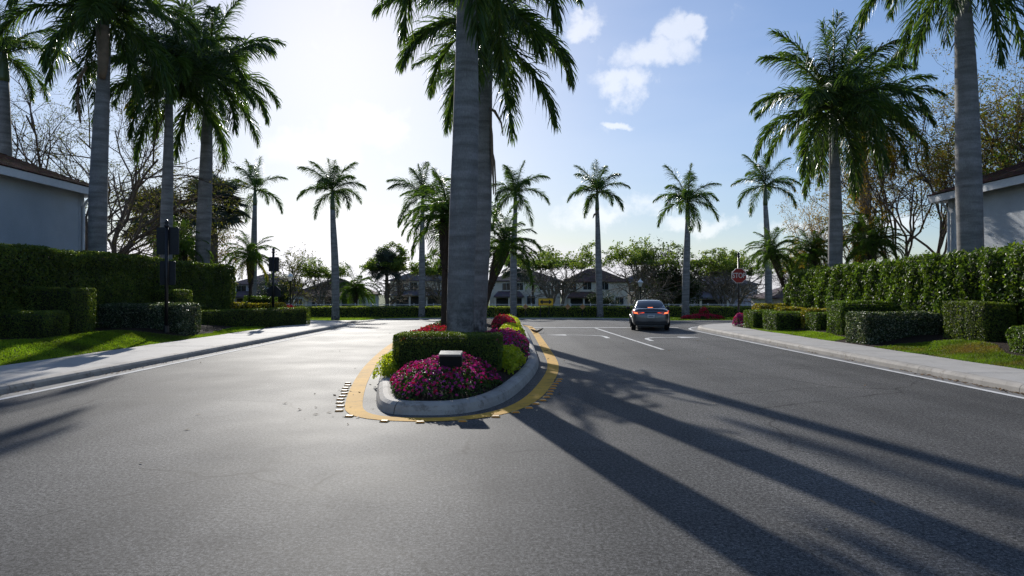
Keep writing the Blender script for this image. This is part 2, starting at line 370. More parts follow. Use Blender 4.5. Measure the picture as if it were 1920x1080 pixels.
# ------------------------------------------------------------------ paths
def resample(pts, step=0.25):
    P = np.asarray(pts, float); seg = np.linalg.norm(np.diff(P, axis=0), axis=1); s = np.r_[0, np.cumsum(seg)]
    n = max(2, int(s[-1] / step) + 1); q = np.linspace(0, s[-1], n)
    return np.c_[np.interp(q, s, P[:, 0]), np.interp(q, s, P[:, 1])], q
def smooth_closed(pts, it=3):
    P = np.asarray(pts, float)
    for _ in range(it):
        Q = np.roll(P, -1, 0); P = np.stack([P * .75 + Q * .25, P * .25 + Q * .75], 1).reshape(-1, 2)
    return P
def normals(P, closed=False):
    if closed: t = np.roll(P, -1, 0) - np.roll(P, 1, 0)
    else: t = np.gradient(P, axis=0)
    t /= np.linalg.norm(t, axis=1)[:, None] + 1e-9
    return np.c_[t[:, 1], -t[:, 0]]          # to the right of travel
class Path:
    def __init__(s, pts, step=.25): s.P, s.s = resample(pts, step); s.n = normals(s.P)
    def at(s, q, off):
        q = np.asarray(q, float); x = np.interp(q, s.s, s.P[:, 0]); y = np.interp(q, s.s, s.P[:, 1])
        nx = np.interp(q, s.s, s.n[:, 0]); ny = np.interp(q, s.s, s.n[:, 1]); l = np.hypot(nx, ny)
        return np.c_[x + nx / l * off, y + ny / l * off]
    def sweep(s, mb, q0, q1, prof, step=.5):
        """sweep an open profile [(offset, z)...] between two stations, capped"""
        k = max(2, int((q1 - q0) / step) + 1); q = np.linspace(q0, q1, k); m = len(prof)
        V = np.stack([np.c_[s.at(q, o), np.full(k, z)] for o, z in prof], 1)
        i = np.arange(k - 1)[:, None] * m; j = np.arange(m - 1)[None]
        F = np.stack([i + j, i + j + 1, i + m + j + 1, i + m + j], -1).reshape(-1, 4)
        T = [(0, a, a + 1) for a in range(1, m - 1)] + [((k - 1) * m, (k - 1) * m + a + 1, (k - 1) * m + a) for a in range(1, m - 1)]
        mb.add(V.reshape(-1, 3), F, T)
def arc(cx, cy, r, a0, a1, n=12): return [(cx + r * math.cos(R(a)), cy + r * math.sin(R(a))) for a in np.linspace(a0, a1, n)]

RIGHT = Path([(8.9, -9), (8.9, 32)] + arc(14.9, 32, 6.0, 180, 90) + [(16, 38), (80, 38)])
LEFT = Path([(-8.8, -9), (-8.8, 36)] + arc(-14.3, 36, 5.5, 0, 90) + [(-16, 41.5), (-80, 41.5)])
FAR = Path([(-78.2, 63.24), (-22.1, 65.62), (-17.34, 66.47)] + arc(-16.83, 68.68, 2.04, -85, 10, 6) + [(-13.94, 73.44), (-11.56, 75.48), (-6.8, 76.33), (6.8, 76.33), (12.24, 75.48), (14.11, 73.1), (15.13, 69.53)] + arc(17, 69.02, 2.04, 170, 275, 6) + [(22.1, 65.96), (78.2, 63.58)])

# ------------------------------------------------------------------ ground, street, kerbs, pavements
def ground_z(y): return np.interp(y, [-1e4, 42, 64, 86, 88, 110, 1e4], [-.15, -.15, -1.3, -1.3, -1.04, -1.4, -1.4])
ys = np.r_[-700, -100, -20, 0, 25, 42, 48, 56, 64, 75, 86, 88, 100, 110, 120, 200, 400, 900, 1600]; xs = np.r_[-1500, -500, -200, -80, -40, 0, 40, 80, 200, 500, 1500]
X, Y = np.meshgrid(xs, ys); nx = len(xs)
gi = (np.arange(len(ys) - 1)[:, None] * nx + np.arange(nx - 1)[None]).ravel()
tag(ob('ground', mesh('ground', np.c_[X.ravel(), Y.ravel(), ground_z(Y.ravel())], np.c_[gi, gi + 1, gi + nx + 1, gi + nx], mat=M_TURF, smooth=True)), kind='structure')
def road_z(y): return -1.14 * np.clip((np.asarray(y, float) - 43) / 21, 0, 1) ** 2 * (3 - 2 * np.clip((np.asarray(y, float) - 43) / 21, 0, 1))
ry = np.r_[-9, 20, 43, np.linspace(44, 64, 21), 79]; rn = len(ry); ri = np.arange(rn - 1)
mb = MB(); mb.add(np.r_[np.c_[np.full(rn, -80.), ry, road_z(ry)], np.c_[np.full(rn, 80.), ry, road_z(ry)]], np.c_[ri, ri + rn, ri + rn + 1, ri + 1])
road = tag(mb.build('road', M_ASPH), kind='structure')

def kerb_and_walk(path, sgn, wid, walk_name):
    k = tag(bpy.data.objects.new('kerb', None), kind='structure'); COL.objects.link(k)
    w = tag(bpy.data.objects.new('sidewalk', None), kind='structure'); COL.objects.link(w)
    s = 0.0; Lm = path.s[-1]; prof = [(0, -.05), (.015 * sgn, .09), (.045 * sgn, .135), (.10 * sgn, .158), (.20 * sgn, .160), (.20 * sgn, -.02)]
    while s < Lm - .5:
        e = min(s + 3.0, Lm); m = MB(); path.sweep(m, s + .006, e - .006, prof); m.build('kerb_stone', M_KERB, k, smooth=False); s = e
    s = 0.0
    while s < Lm - .5:
        e = min(s + 1.75, Lm); m = MB(); dz = random.uniform(-.003, .003)
        path.sweep(m, s + .007, e - .007, [(.21 * sgn, -.01), (.21 * sgn, .15 + dz), ((.21 + wid) * sgn, .15 + dz), ((.21 + wid) * sgn, -.01)], .4)
        m.build('slab', M_CONC, w); s = e
    m = MB(); path.sweep(m, 0, Lm, [(-.30 * sgn, .004), (0.01 * sgn, .004)]); tag(m.build('gutter', M_GUTTER), kind='structure')
    m = MB(); path.sweep(m, 0, path.s[-1] - 62, [(-.44 * sgn, .007), (-.315 * sgn, .007)]); tag(m.build('edge_line', M_WHT), kind='structure')
kerb_and_walk(RIGHT, 1, 1.65, 'r'); kerb_and_walk(LEFT, -1, 2.3, 'l')
k = tag(bpy.data.objects.new('kerb', None), kind='structure'); COL.objects.link(k)
s = 0.0
while s < FAR.s[-1] - .5:
    e = min(s + 3.0, FAR.s[-1]); m = MB(); FAR.sweep(m, s + .006, e - .006, [(0, -1.25), (-.02, -1.05), (-.06, -1.0), (-.22, -.99), (-.22, -1.25)]); m.build('kerb_stone', M_KERB, k); s = e
q = np.linspace(0, FAR.s[-1], 260); A = FAR.at(q, -.19); B = A.copy(); B[:, 1] = 87.5; n = len(q)
i = np.arange(n - 1)
tag(ob('verge', mesh('verge', np.r_[np.c_[A, np.full(n, -1.0)], np.c_[B, np.full(n, -1.0)]], np.c_[i, i + 1, i + n + 1, i + n], mat=M_SOD)), kind='structure')

def sstep(a, b, x): t = np.clip((np.asarray(x, float) - a) / (b - a), 0, 1); return t * t * (3 - 2 * t)
def terr(x, y):
    x = np.asarray(x, float); y = np.asarray(y, float)
    r = .14 + .33 * sstep(10.7, 12.8, x) * (1 - sstep(27, 32, y)); l = .14 + .36 * sstep(11.3, 13.2, -x) * (1 - sstep(27, 34, y))
    return np.where(x > 0, r, l)
for sg, inner, cx, cy, ir in ((1, 10.74, 14.9, 32.0, 4.16), (-1, 11.29, 14.3, 36.0, 3.01)):
    ys = np.r_[np.linspace(-9, cy, 60), cy + np.linspace(.1, ir, 14)]; t = np.r_[np.linspace(0, .1, 16), np.linspace(.12, 1, 20)]
    x0 = np.where(ys <= cy, inner, cx - np.sqrt(np.maximum(0, ir ** 2 - (ys - cy) ** 2)))
    X = sg * (x0[:, None] + (80 - x0[:, None]) * t[None]); Y = np.broadcast_to(ys[:, None], X.shape); m = len(t)
    gi = (np.arange(len(ys) - 1)[:, None] * m + np.arange(m - 1)[None]).ravel()
    F = np.c_[gi, gi + 1, gi + m + 1, gi + m]
    tag(ob('planting_soil', mesh('planting_soil', np.c_[X.ravel(), Y.ravel(), terr(X, Y).ravel()], F if sg > 0 else F[:, ::-1], mat=M_MULCH, smooth=True)), kind='structure')

# painted lane line, stop line and turn arrows
def flat(name, pts, z=.0065, mat=None):
    m = MB(); m.poly(pts, z); return tag(m.build(name, mat or M_WHT), kind='structure')
flat('lane_line', [(4.62, 21.2), (4.74, 21.2), (4.24, 34.4), (4.12, 34.4)])
flat('stop_line', [(.9, 34.7), (8.5, 34.7), (8.5, 35.1), (.9, 35.1)])
def arrow(x, y, sg):
    """stem at x bending towards -sg, flat paint; every piece a convex strip"""
    m = MB(); c = [(x, y - 1.3), (x, y - .3), (x - .10 * sg, y + .15), (x - .4 * sg, y + .5), (x - .9 * sg, y + .68), (x - 1.5 * sg, y + .72)]
    P = np.array(c); n = normals(P); w = .085; V = np.r_[np.c_[P + n * w, np.full(len(P), .0065)], np.c_[P - n * w, np.full(len(P), .0065)]]; k = np.arange(len(P) - 1)
    m.add(V, np.c_[k, k + 1, k + 1 + len(P), k + len(P)]); e = P[-1]
    m.add([(e[0] + .02 * sg, e[1] - .42, .0065), (e[0] + .02 * sg, e[1] + .42, .0065), (e[0] - .85 * sg, e[1] + .02, .0065)], None, [(0, 1, 2)])
    tag(m.build('turn_arrow', M_WHT), kind='structure')
arrow(3.75, 27.9, 1); arrow(5.15, 26.4, -1)

# ------------------------------------------------------------------ traffic island
ISL = smooth_closed([(-2.22, 11.2), (-1.95, 10.05), (-1.5, 9.8), (-.7, 9.85), (-.1, 10.9), (.35, 13.6), (.66, 16.4), (.70, 20), (.66, 34), (.45, 37.2), (-.8, 38.6), (-2.6, 38.2), (-3.7, 35.4), (-3.95, 29), (-3.7, 23), (-3.15, 17.2), (-2.65, 13.6)], 3)
cen = ISL.mean(0)
if np.sum(ISL[:, 0] * np.roll(ISL[:, 1], -1) - np.roll(ISL[:, 0], -1) * ISL[:, 1]) < 0: ISL = ISL[::-1]
ISLP = Path(np.r_[ISL, ISL[:1]], .12)     # anticlockwise: right of travel = outside
def isl_dist(x, y):
    P = ISLP.P[::2]; d = np.min(np.hypot(np.asarray(x)[..., None] - P[:, 0], np.asarray(y)[..., None] - P[:, 1]), -1); return d
def bed_z(x, y): return .11 + .30 * (1 - np.exp(-np.maximum(0, isl_dist(x, y) - .2) / .55))
ik = tag(bpy.data.objects.new('kerb', None), kind='structure'); COL.objects.link(ik)
s = .9; LM = ISLP.s[-1]; kerb_lengths = []
ISLQ = Path(np.r_[ISL, ISL[:40], ][: len(ISL) + 40], .12)
e0 = s
while e0 < s + LM - .3:
    e1 = min(e0 + 2.35, s + LM); m = MB()
    ISLQ.sweep(m, e0 + .009, e1 - .009, [(.02, -.02), (0, .07), (-.03, .13), (-.09, .168), (-.17, .178), (-.25, .16), (-.27, .05)], .12)
    m.build('kerb_stone', M_KERB, ik, smooth=False); e0 = e1
t = np.r_[np.linspace(0, .3, 7), np.linspace(.42, 1, 6)]
Pi = ISLP.at(ISLP.s, -.22); c = np.c_[np.full(len(Pi), -1.2), np.clip(Pi[:, 1], 12, 36)]
V = (Pi[None] + (c - Pi)[None] * t[:, None, None]).reshape(-1, 2); n = len(Pi)
gi = (np.arange(len(t) - 1)[:, None] * n + np.arange(n - 1)[None]).ravel()
tag(ob('island_soil', mesh('island_soil', np.c_[V, bed_z(V[:, 0], V[:, 1])], np.c_[gi, gi + 1, gi + n + 1, gi + n], mat=M_MULCH, smooth=True)), kind='structure')
m = MB(); ISLQ.sweep(m, .5, .5 + LM, [(.23, .0065), (.50, .0065)], .12); tag(m.build('yellow_line', M_YEL), kind='structure')

# raised yellow pavement markers round the nose
M_MARK = plain('marker_ceramic', (.50, .33, .11), 0.6, var=.3, scale=30); M_REFL = plain('marker_reflector', (.75, .25, .02), 0.2, var=.1)
mk = MB(); mk.add([(-.065, -.05, 0), (.065, -.05, 0), (.065, .05, 0), (-.065, .05, 0), (-.045, -.03, .022), (.045, -.03, .022), (.045, .03, .022), (-.045, .03, .022)], [(4, 5, 6, 7), (0, 1, 5, 4), (1, 2, 6, 5), (2, 3, 7, 6), (3, 0, 4, 7)])
mk_me = mk.me('marker', M_MARK)
rf = MB(); rf.add([(-.05, -.048, .004), (.05, -.048, .004), (.04, -.034, .02), (-.04, -.034, .02)], [(0, 1, 2, 3)]); rf_me = rf.me('reflector', M_REFL)
qq = np.linspace(0, LM, 2000); pp = ISLP.at(qq, .66)
dn = np.hypot(pp[:, 0] + 2.9, pp[:, 1] - 13.3); q0 = qq[np.argmin(dn)]; dn2 = np.hypot(pp[:, 0] - .95, pp[:, 1] - 13.9); q1 = qq[np.argmin(dn2)]
ORD = ['first', 'second', 'third', 'fourth', 'fifth', 'sixth', 'seventh', 'eighth', 'ninth', 'tenth', 'eleventh', 'twelfth', 'thirteenth', 'fourteenth', 'fifteenth', 'sixteenth', 'seventeenth', 'eighteenth', 'nineteenth', 'twentieth', 'twenty-first', 'twenty-second', 'twenty-third', 'twenty-fourth', 'twenty-fifth', 'twenty-sixth', 'twenty-seventh', 'twenty-eighth', 'twenty-ninth', 'thirtieth']
span = (q1 - q0) % LM; NMK = 27
for i in range(NMK):
    q = (q0 + span * i / (NMK - 1)) % LM; p = ISLP.at([q], .575)[0]
    o = ob('pavement_marker', mk_me, loc=(p[0] + random.uniform(-.02, .02), p[1], .001), rz=random.uniform(-.15, .15))
    tag(o, 'raised yellow pavement marker, %s from the left end of the arc round the island' % ORD[i], 'pavement marker', 'yellow markers round the island nose')
    ob('reflector', rf_me, o)

# ------------------------------------------------------------------ hedges
def hedge_points(x0, x1, y0, y1, z0, z1, dens, r, seed, faces):
    rs = np.random.default_rng(seed); P = []
    dx, dy, dz = x1 - x0, y1 - y0, z1 - z0
    def fill(n, fx, fy, fz):
        u = rs.random((max(1, int(n)), 3)); P.append(np.c_[x0 + dx * (u[:, 0] if fx is None else np.full(len(u), fx)), y0 + dy * (u[:, 1] if fy is None else np.full(len(u), fy)), z0 + dz * (u[:, 2] if fz is None else np.full(len(u), fz))])
    if 'f' in faces: fill(dx * dz * dens, None, 0., None)
    if 'b' in faces: fill(dx * dz * dens * .35, None, 1., None)
    if 'l' in faces: fill(dy * dz * dens, 0., None, None)
    if 'r' in faces: fill(dy * dz * dens, 1., None, None)
    if 't' in faces: fill(dx * dy * dens, None, None, 1.)
    P = np.concatenate(P)
    q = np.stack([np.clip(P[:, 0], x0 + r, x1 - r), np.clip(P[:, 1], y0 + r, y1 - r), np.clip(P[:, 2], z0 - 1, z1 - r)], 1)
    nn = P - q; l = np.linalg.norm(nn, axis=1)[:, None] + 1e-9; nn /= l
    return q + nn * r, nn
M_CORE = plain('hedge_twigs', (.016, .022, .010), 0.95, var=.4, scale=9)
H_FAR = leaf('far_hedge_leaf', [(.11, .16, .03), (.17, .23, .04), (.23, .27, .05), (.28, .29, .06)], .5, .45)
H_DARK = leaf('hedge_leaf_dark', [(.05, .085, .02), (.085, .13, .026), (.125, .17, .034), (.18, .20, .045)], .42, .40, big=1.3)
H_MID = leaf('hedge_leaf_green', [(.045, .085, .016), (.075, .13, .022), (.105, .165, .028), (.15, .195, .035)], .42, .36, big=1.1)
H_SILV = leaf('hedge_leaf_variegated', [(.03, .055, .02), (.05, .085, .03), (.08, .11, .05), (.36, .38, .30)], .28, .30, big=1.6)
H_CROT = leaf('croton_leaf', [(.10, .13, .02), (.26, .25, .03), (.40, .33, .05), (.20, .10, .03)], .4, .35)
H_LIME = leaf('lime_leaf', [(.24, .32, .025), (.40, .45, .035), (.50, .50, .05), (.18, .26, .025)], .5, .4)
def hedge(label, box, mat, size=.055, dens=900, r=.12, rough=.03, rz=0, seed=1, faces='fblrt', group='clipped hedges', name='clipped_hedge', tilt=.75, core=True, fuzz=0.0):
    x0, x1, y0, y1, z0, z1 = box; cx, cy = (x0 + x1) / 2, (y0 + y1) / 2
    t = thing(name, label, 'hedge', (cx, cy, z0), rz, group)
    b = (x0 - cx, x1 - cx, y0 - cy, y1 - cy, 0, z1 - z0)
    P, Nn = hedge_points(*b, dens, r, seed, faces); rs = np.random.default_rng(seed + 50)
    d = wob(P, rough * 1.6, 2.3, seed) + wob(P, rough * .7, 8, seed + 1) + rs.uniform(-.035, .02, len(P)) + np.abs(rs.normal(0, fuzz, len(P))) if True else 0
    P = P + Nn * d[:, None]; P[:, 2] = np.maximum(P[:, 2], .03)
    V, F = leaves(P, Nn, size, .55, tilt, rs)
    tag(ob('leaves', mesh('hedge_leaves', V, F, mat=mat), t), kind='stuff')
    if core:
        i = .07 + rough; m = MB(); m.box(b[0] + i, b[1] - i, b[2] + i, b[3] - i, -.25, b[5] - i, .1); m.build('branches', M_CORE, t)
    return t
hedge('tall dense hedge along the left, in front of the grey building', (-16.4, -15.05, 17.0, 37.2, .3, 3.2), H_DARK, .085, 900, .18, .05, seed=3, faces='flrt', group='tall hedges', name='tall_hedge', fuzz=.03)
hedge('tall leafy hedge along the right, in front of the white building', (13.6, 15.0, 12.5, 33.6, .3, 2.88), H_MID, .105, 760, .25, .14, seed=4, faces='flrt', group='tall hedges', name='tall_hedge', fuzz=.07, tilt=.95)
hedge('square dark hedge block at the left edge before the tall hedge', (-18.5, -13.5, 21.0, 22.2, .35, 1.91), H_DARK, .05, 1500, .08, .015, seed=5)
hedge('low dark hedge at the left edge stepping down before the square block', (-18, -13.15, 19.2, 20.3, .35, 1.22), H_DARK, .05, 1500, .1, .02, seed=6)
hedge('small rounded shrub between the stepped hedges at the left edge', (-17, -14.9, 20.4, 20.95, .35, 1.42), H_DARK, .05, 1200, .2, .03, seed=36)
hedge('long low hedge with pale glinting leaves behind the big double sign', (-15.9, -11.95, 24.7, 26.3, .2, 1.36), H_SILV, .055, 1500, .16, .025, seed=7)
hedge('small clipped hedge behind the big double sign, topping the glinting hedge', (-16.2, -13.95, 28.4, 29.8, .3, 1.88), H_DARK, .055, 1300, .08, .015, seed=8)
hedge('long low dark hedge behind the small double sign by the left sidewalk', (-16.0, -8.9, 32.0, 33.1, .12, 1.0), H_DARK, .055, 1300, .07, .015, rz=R(66), seed=9)
hedge('yellow leafed croton hedge behind the low dark hedge on the left', (-15.4, -12.3, 36.4, 37.2, .1, 1.22), H_CROT, .10, 500, .2, .05, seed=10, group='croton hedges', name='croton_hedge')
hedge('small green hedge before the far left house', (-14.9, -13.3, 37.9, 38.7, .1, 1.57), H_MID, .08, 600, .1, .03, seed=11)
hedge('low hedge with white glinting leaves beside the right sidewalk', (10.97, 13.45, 21.1, 22.5, .15, 1.12), H_SILV, .055, 2000, .13, .03, seed=12)
hedge('tall narrow hedge block right of the glinting hedge', (12.6, 13.5, 18.2, 20.0, .3, 1.5), H_DARK, .05, 1900, .09, .025, seed=13)
hedge('small pale green hedge at the right edge of the lawn', (11.9, 13.3, 13.6, 16.5, .3, .95), H_MID, .055, 1500, .16, .05, seed=14)
hedge('clipped hedge behind the glinting hedge, under the tall right hedge', (11.6, 13.55, 24.0, 25.2, .2, 1.44), H_MID, .055, 1500, .08, .02, seed=15)
hedge('clipped hedge left of the glinting hedge, crotons on top', (11.75, 13.2, 26.3, 27.4, .2, 1.0), H_MID, .055, 1400, .09, .02, seed=16)
hedge('low clipped hedge next to the pink bush by the stop sign', (10.95, 12.3, 31.0, 32.3, .1, .95), H_MID, .06, 1200, .06, .015, seed=17)
hedge('low clipped hedge between the stop sign hedge and the croton block', (10.95, 12.5, 28.3, 29.8, .12, .95), H_MID, .06, 1200, .06, .02, seed=18)
hedge('yellow croton hedge behind the low hedges near the stop sign', (12.1, 14.1, 33.2, 34.4, .1, 1.2), H_CROT, .10, 500, .2, .05, seed=19, group='croton hedges', name='croton_hedge')
hedge('yellow croton hedge in front of the far end of the tall right hedge', (12.0, 13.55, 30.3, 31.3, .2, 1.12), H_CROT, .10, 500, .15, .05, seed=20, group='croton hedges', name='croton_hedge')
hedge('croton tops growing above the clipped hedge block on the right', (11.9, 13.1, 27.4, 28.2, .2, 1.14), H_CROT, .10, 500, .15, .05, seed=21, group='croton hedges', name='croton_hedge')
for i, (a, b_, lb) in enumerate(((-36, -16.7, 'far boundary hedge across the junction, left of the lone left palm'), (-16.6, -1.9, 'far boundary hedge across the junction, left of the big island palm'), (-1.8, 10.5, 'far boundary hedge across the junction behind the double arrow sign'), (10.6, 42, 'far boundary hedge across the junction behind the car'))):
    hedge(lb, (a, b_, 78.7, 80.6, -1.05, .20), H_FAR, .14, 180, .15, .035, seed=22 + i, faces='flrt', group='far boundary hedges', name='boundary_hedge')
hedge('small clipped hedge behind the flood light in the island bed', (-2.28, -.2, 13.1, 14.0, .25, .95), H_DARK, .032, 5200, .06, .012, seed=30, group='island planting')

# ------------------------------------------------------------------ flowers and bedding
M_BLOOM = leaf('blossom', [(.46, .012, .10), (.40, .02, .20), (.55, .012, .035), (.42, .06, .32), (.30, .008, .10), (.60, .10, .30)], .28, .5, tcol=(1.4, 1.1, 1.2))
M_BLOOMR = leaf('blossom_red', [(.48, .015, .03), (.52, .02, .06), (.36, .012, .05), (.55, .05, .06)], .28, .5, tcol=(1.4, 1.1, 1.0))
M_BEDLEAF = leaf('bedding_leaf', [(.02, .045, .012), (.04, .075, .018), (.06, .10, .02)], .35, .4)
def blossoms(P, Nn, size, rs):
    n = len(P); nn = Nn + rs.normal(size=(n, 3)) * .45; nn /= np.linalg.norm(nn, axis=1)[:, None]
    t = np.cross(nn, rs.normal(size=(n, 3))); t /= np.linalg.norm(t, axis=1)[:, None]; b = np.cross(nn, t)
    s = (size * rs.uniform(.7, 1.25, n))[:, None]; V = [P - nn * s * .12]
    for k in range(10):
        a = k * math.pi / 5; rr = .5 if k % 2 == 0 else .36
        V.append(P + (t * math.cos(a) + b * math.sin(a)) * s * rr + nn * s * (.06 if k % 2 == 0 else -.02))
    V = np.stack(V, 1).reshape(-1, 3); base = np.arange(n)[:, None, None] * 11
    T = (base + np.array([(0, k + 1, (k + 1) % 10 + 1) for k in range(10)])[None]).reshape(-1, 3)
    return V, T
def mound(name, label, cat, cx, cy, rx, ry, H, zf, nleaf, nflow, lmat, fmat, lsize=.05, fsize=.05, seed=1, group=None, inside=None, pw=.5):
    rs = np.random.default_rng(seed); t = thing(name, label, cat, (cx, cy, float(zf(np.array([cx]), np.array([cy]))[0]) - .05), 0, group)
    def pts(n, lo, hi):
        a = rs.uniform(0, 6.283, n); r = np.sqrt(rs.random(n)); x = cx + rx * r * np.cos(a); y = cy + ry * r * np.sin(a)
        k = (np.abs(np.cos(a)) ** 2.6 + np.abs(np.sin(a)) ** 2.6) ** (-1 / 2.6); x = cx + rx * r * k * np.cos(a); y = cy + ry * r * k * np.sin(a)
        if inside is not None: ok = inside(x, y); x, y, r = x[ok], y[ok], r[ok]
        h = H * np.maximum(0, 1 - r ** 2.6) ** pw
        P = np.c_[x, y, zf(x, y) + h * rs.uniform(lo, hi, len(x)) + .02]
        P[:, 2] += wob(P, .06, 4.5, seed) + wob(P, .035, 12, seed + 3); nn = np.c_[(x - cx) / rx ** 1 * .9, (y - cy) / ry * .9, np.full(len(x), .75)]
        return P - np.array(t.location), nn / np.linalg.norm(nn, axis=1)[:, None]
    P, Nn = pts(nleaf, .25, 1.0); V, F = leaves(P, Nn, lsize, .6, .8, rs)
    tag(ob('foliage', mesh('bedding_leaves', V, F, mat=lmat), t), kind='stuff')
    if nflow:
        P, Nn = pts(nflow, .9, 1.08); V, T = blossoms(P, Nn, fsize, rs)
        tag(ob('blossoms', mesh('blossoms', V, None, T, mat=fmat), t), kind='stuff')
    return t
inn = lambda x, y: isl_dist(x, y) > .24
GI = 'island planting'
mound('flower_bed', 'mound of magenta and red flowers round the flood light at the island nose', 'flower bed', -1.15, 11.5, 1.02, 1.45, .29, bed_z, 11000, 1750, M_BEDLEAF, M_BLOOM, .045, .052, 41, GI, inn)
mound('lime_groundcover', 'bright lime green bush right of the clipped island hedge', 'bush', .05, 14.3, .42, 1.15, .36, bed_z, 4600, 0, H_LIME, None, .07, seed=42, group=GI, inside=inn)
mound('lime_groundcover', 'bright lime green bush peeking out left of the clipped island hedge', 'bush', -2.42, 13.6, .27, .9, .42, bed_z, 3000, 0, H_LIME, None, .055, seed=43, group=GI, inside=lambda x, y: isl_dist(x, y) > .1)
mound('flower_bed', 'red and pink flower bed right of the thick island palm', 'flower bed', -.15, 18.2, .72, 2.6, .42, bed_z, 8000, 1300, M_BEDLEAF, M_BLOOM, .05, .062, 44, GI, inn)
mound('flower_bed', 'red flower bed left of the thick island palm, behind the hedge', 'flower bed', -2.5, 19.2, .95, 3.0, .40, bed_z, 7500, 1300, M_BEDLEAF, M_BLOOMR, .05, .065, 45, GI, inn)
mound('lime_groundcover', 'yellow green strip of groundcover behind the right flower bed', 'bush', .05, 24.2, .5, 3.2, .34, bed_z, 4500, 0, H_LIME, None, .07, seed=46, group=GI, inside=inn)
mound('flower_bed', 'dark red flower strip farther back on the island', 'flower bed', -.3, 28.3, .55, 2.2, .46, bed_z, 3500, 1100, M_BEDLEAF, M_BLOOMR, .06, .075, 47, GI, inn)
mound('lime_groundcover', 'yellow green groundcover at the far end of the island', 'bush', -.1, 33.0, .6, 3.4, .36, bed_z, 4200, 0, H_LIME, None, .08, seed=48, group=GI, inside=inn)
mound('lime_groundcover', 'low dark green groundcover on the left back half of the island', 'bush', -2.6, 27.5, 1.0, 5.0, .25, bed_z, 5500, 0, M_BEDLEAF, None, .08, seed=49, group=GI, inside=inn)
tz = lambda x, y: terr(x, y)
vz = lambda x, y: np.full(np.shape(x), .13); fvz = lambda x, y: np.full(np.shape(x), -1.0)
mound('flower_bush', 'small pink flowering bush at the end of the left low hedge', 'bush', -11.15, 35.7, .26, .4, .55, vz, 900, 420, M_BEDLEAF, M_BLOOM, .06, .075, 50, 'pink bushes at the hedge ends')
mound('flower_bush', 'small pink flowering bush at the foot of the stop sign', 'bush', 11.1, 33.2, .34, .4, .58, vz, 1000, 480, M_BEDLEAF, M_BLOOM, .06, .075, 51, 'pink bushes at the hedge ends')
mound('flower_bed', 'low red flower bed on the far grass left of the stop sign', 'flower bed', 20.2, 72.4, 2.3, .75, .50, fvz, 1100, 900, M_BEDLEAF, M_BLOOMR, .13, .16, 52)
mound('flower_bed', 'taller red flower clump in the far bed near the stop sign', 'flower bed', 20.6, 73.3, .6, .5, 1.15, fvz, 400, 200, M_BEDLEAF, M_BLOOMR, .13, .16, 53)
mound('flower_bed', 'red flowers glimpsed behind the low dark hedge on the left', 'flower bed', -12.35, 37.9, .8, .35, .85, vz, 500, 350, M_BEDLEAF, M_BLOOMR, .08, .10, 54)

# ------------------------------------------------------------------ lawns
M_GRASS = leaf('grass_blade', [(.09, .16, .016), (.14, .23, .02), (.18, .28, .025), (.23, .29, .035)], .52, .45, big=.8, patch=(.35, (.11, .15, .03)))
M_GRASSD = leaf('grass_blade_dry', [(.07, .12, .016), (.11, .18, .02), (.15, .22, .025)], .45, .5, big=.9, patch=(.55, (.17, .12, .045)))
def in_poly(x, y, poly):
    c = np.zeros(len(x), bool); j = len(poly) - 1
    for i in range(len(poly)):
        xi, yi = poly[i]; xj, yj = poly[j]; m = ((yi > y) != (yj > y)) & (x < (xj - xi) * (y - yi) / (yj - yi + 1e-12) + xi); c ^= m; j = i
    return c
def lawn(name, label, poly, zf, n, hgt, mat, seed, wid=.011):
    rs = np.random.default_rng(seed); p = np.array(poly); lo, hi = p.min(0), p.max(0); x = rs.uniform(lo[0], hi[0], n * 3); y = rs.uniform(lo[1], hi[1], n * 3)
    e = wob(np.c_[x, y, x * 0], .10, 2.0, seed); k = in_poly(x + e, y + e, poly); x, y = x[k][:n], y[k][:n]; n = len(x)
    z = zf(x, y); a = rs.uniform(0, 6.283, n); h = hgt * rs.uniform(.6, 1.3, n); w = wid * rs.uniform(.7, 1.3, n)
    P = np.c_[x, y, z - .005]; dx = np.c_[np.cos(a) * w, np.sin(a) * w, np.zeros(n)]; ln = np.c_[rs.normal(0, .45, (n, 2)) * h[:, None], h]
    V = np.stack([P - dx, P + dx, P + ln], 1).reshape(-1, 3)
    return tag(ob(name, mesh(name, V, None, np.arange(n * 3).reshape(-1, 3), mat=mat)), label, 'lawn', kind='stuff')
LAWN_L = [(-11.28, 3), (-11.3, 31), (-11.9, 32.6), (-12.3, 31), (-12.0, 28.6), (-11.75, 26.6), (-11.7, 24.6), (-12.4, 23.6), (-13.3, 22.6), (-13.2, 20.8), (-12.9, 18.7), (-14.2, 17), (-14.2, 3)]
LAWN_R1 = [(10.73, 22.9), (10.73, 30.6), (11.1, 31.4), (10.95, 30), (11.5, 28), (11.6, 25), (11.35, 23.2)]
LAWN_R2 = [(10.73, 4), (10.73, 20.3), (11.4, 20.2), (12.5, 19.0), (12.4, 17.6), (11.7, 16.2), (11.55, 13), (11.6, 4)]
lawn('lawn', 'sunlit green lawn along the left sidewalk', LAWN_L, tz, 110000, .05, M_GRASS, 61, .012)
lawn('lawn', 'narrow green lawn strip along the right sidewalk before the low hedges', LAWN_R1, tz, 30000, .05, M_GRASS, 62)
lawn('lawn', 'patchy browning lawn at the right edge beside the sidewalk', LAWN_R2, tz, 52000, .05, M_GRASSD, 63)
FV = [tuple(p) for p in FAR.at(np.linspace(36, FAR.s[-1] - 36, 160), -.25)]; 
lawn('lawn', 'grass verge in front of the far boundary hedges', FV + [(FV[-1][0], 78.6), (FV[0][0], 78.6)], fvz, 70000, .08, M_GRASS, 64, .03)

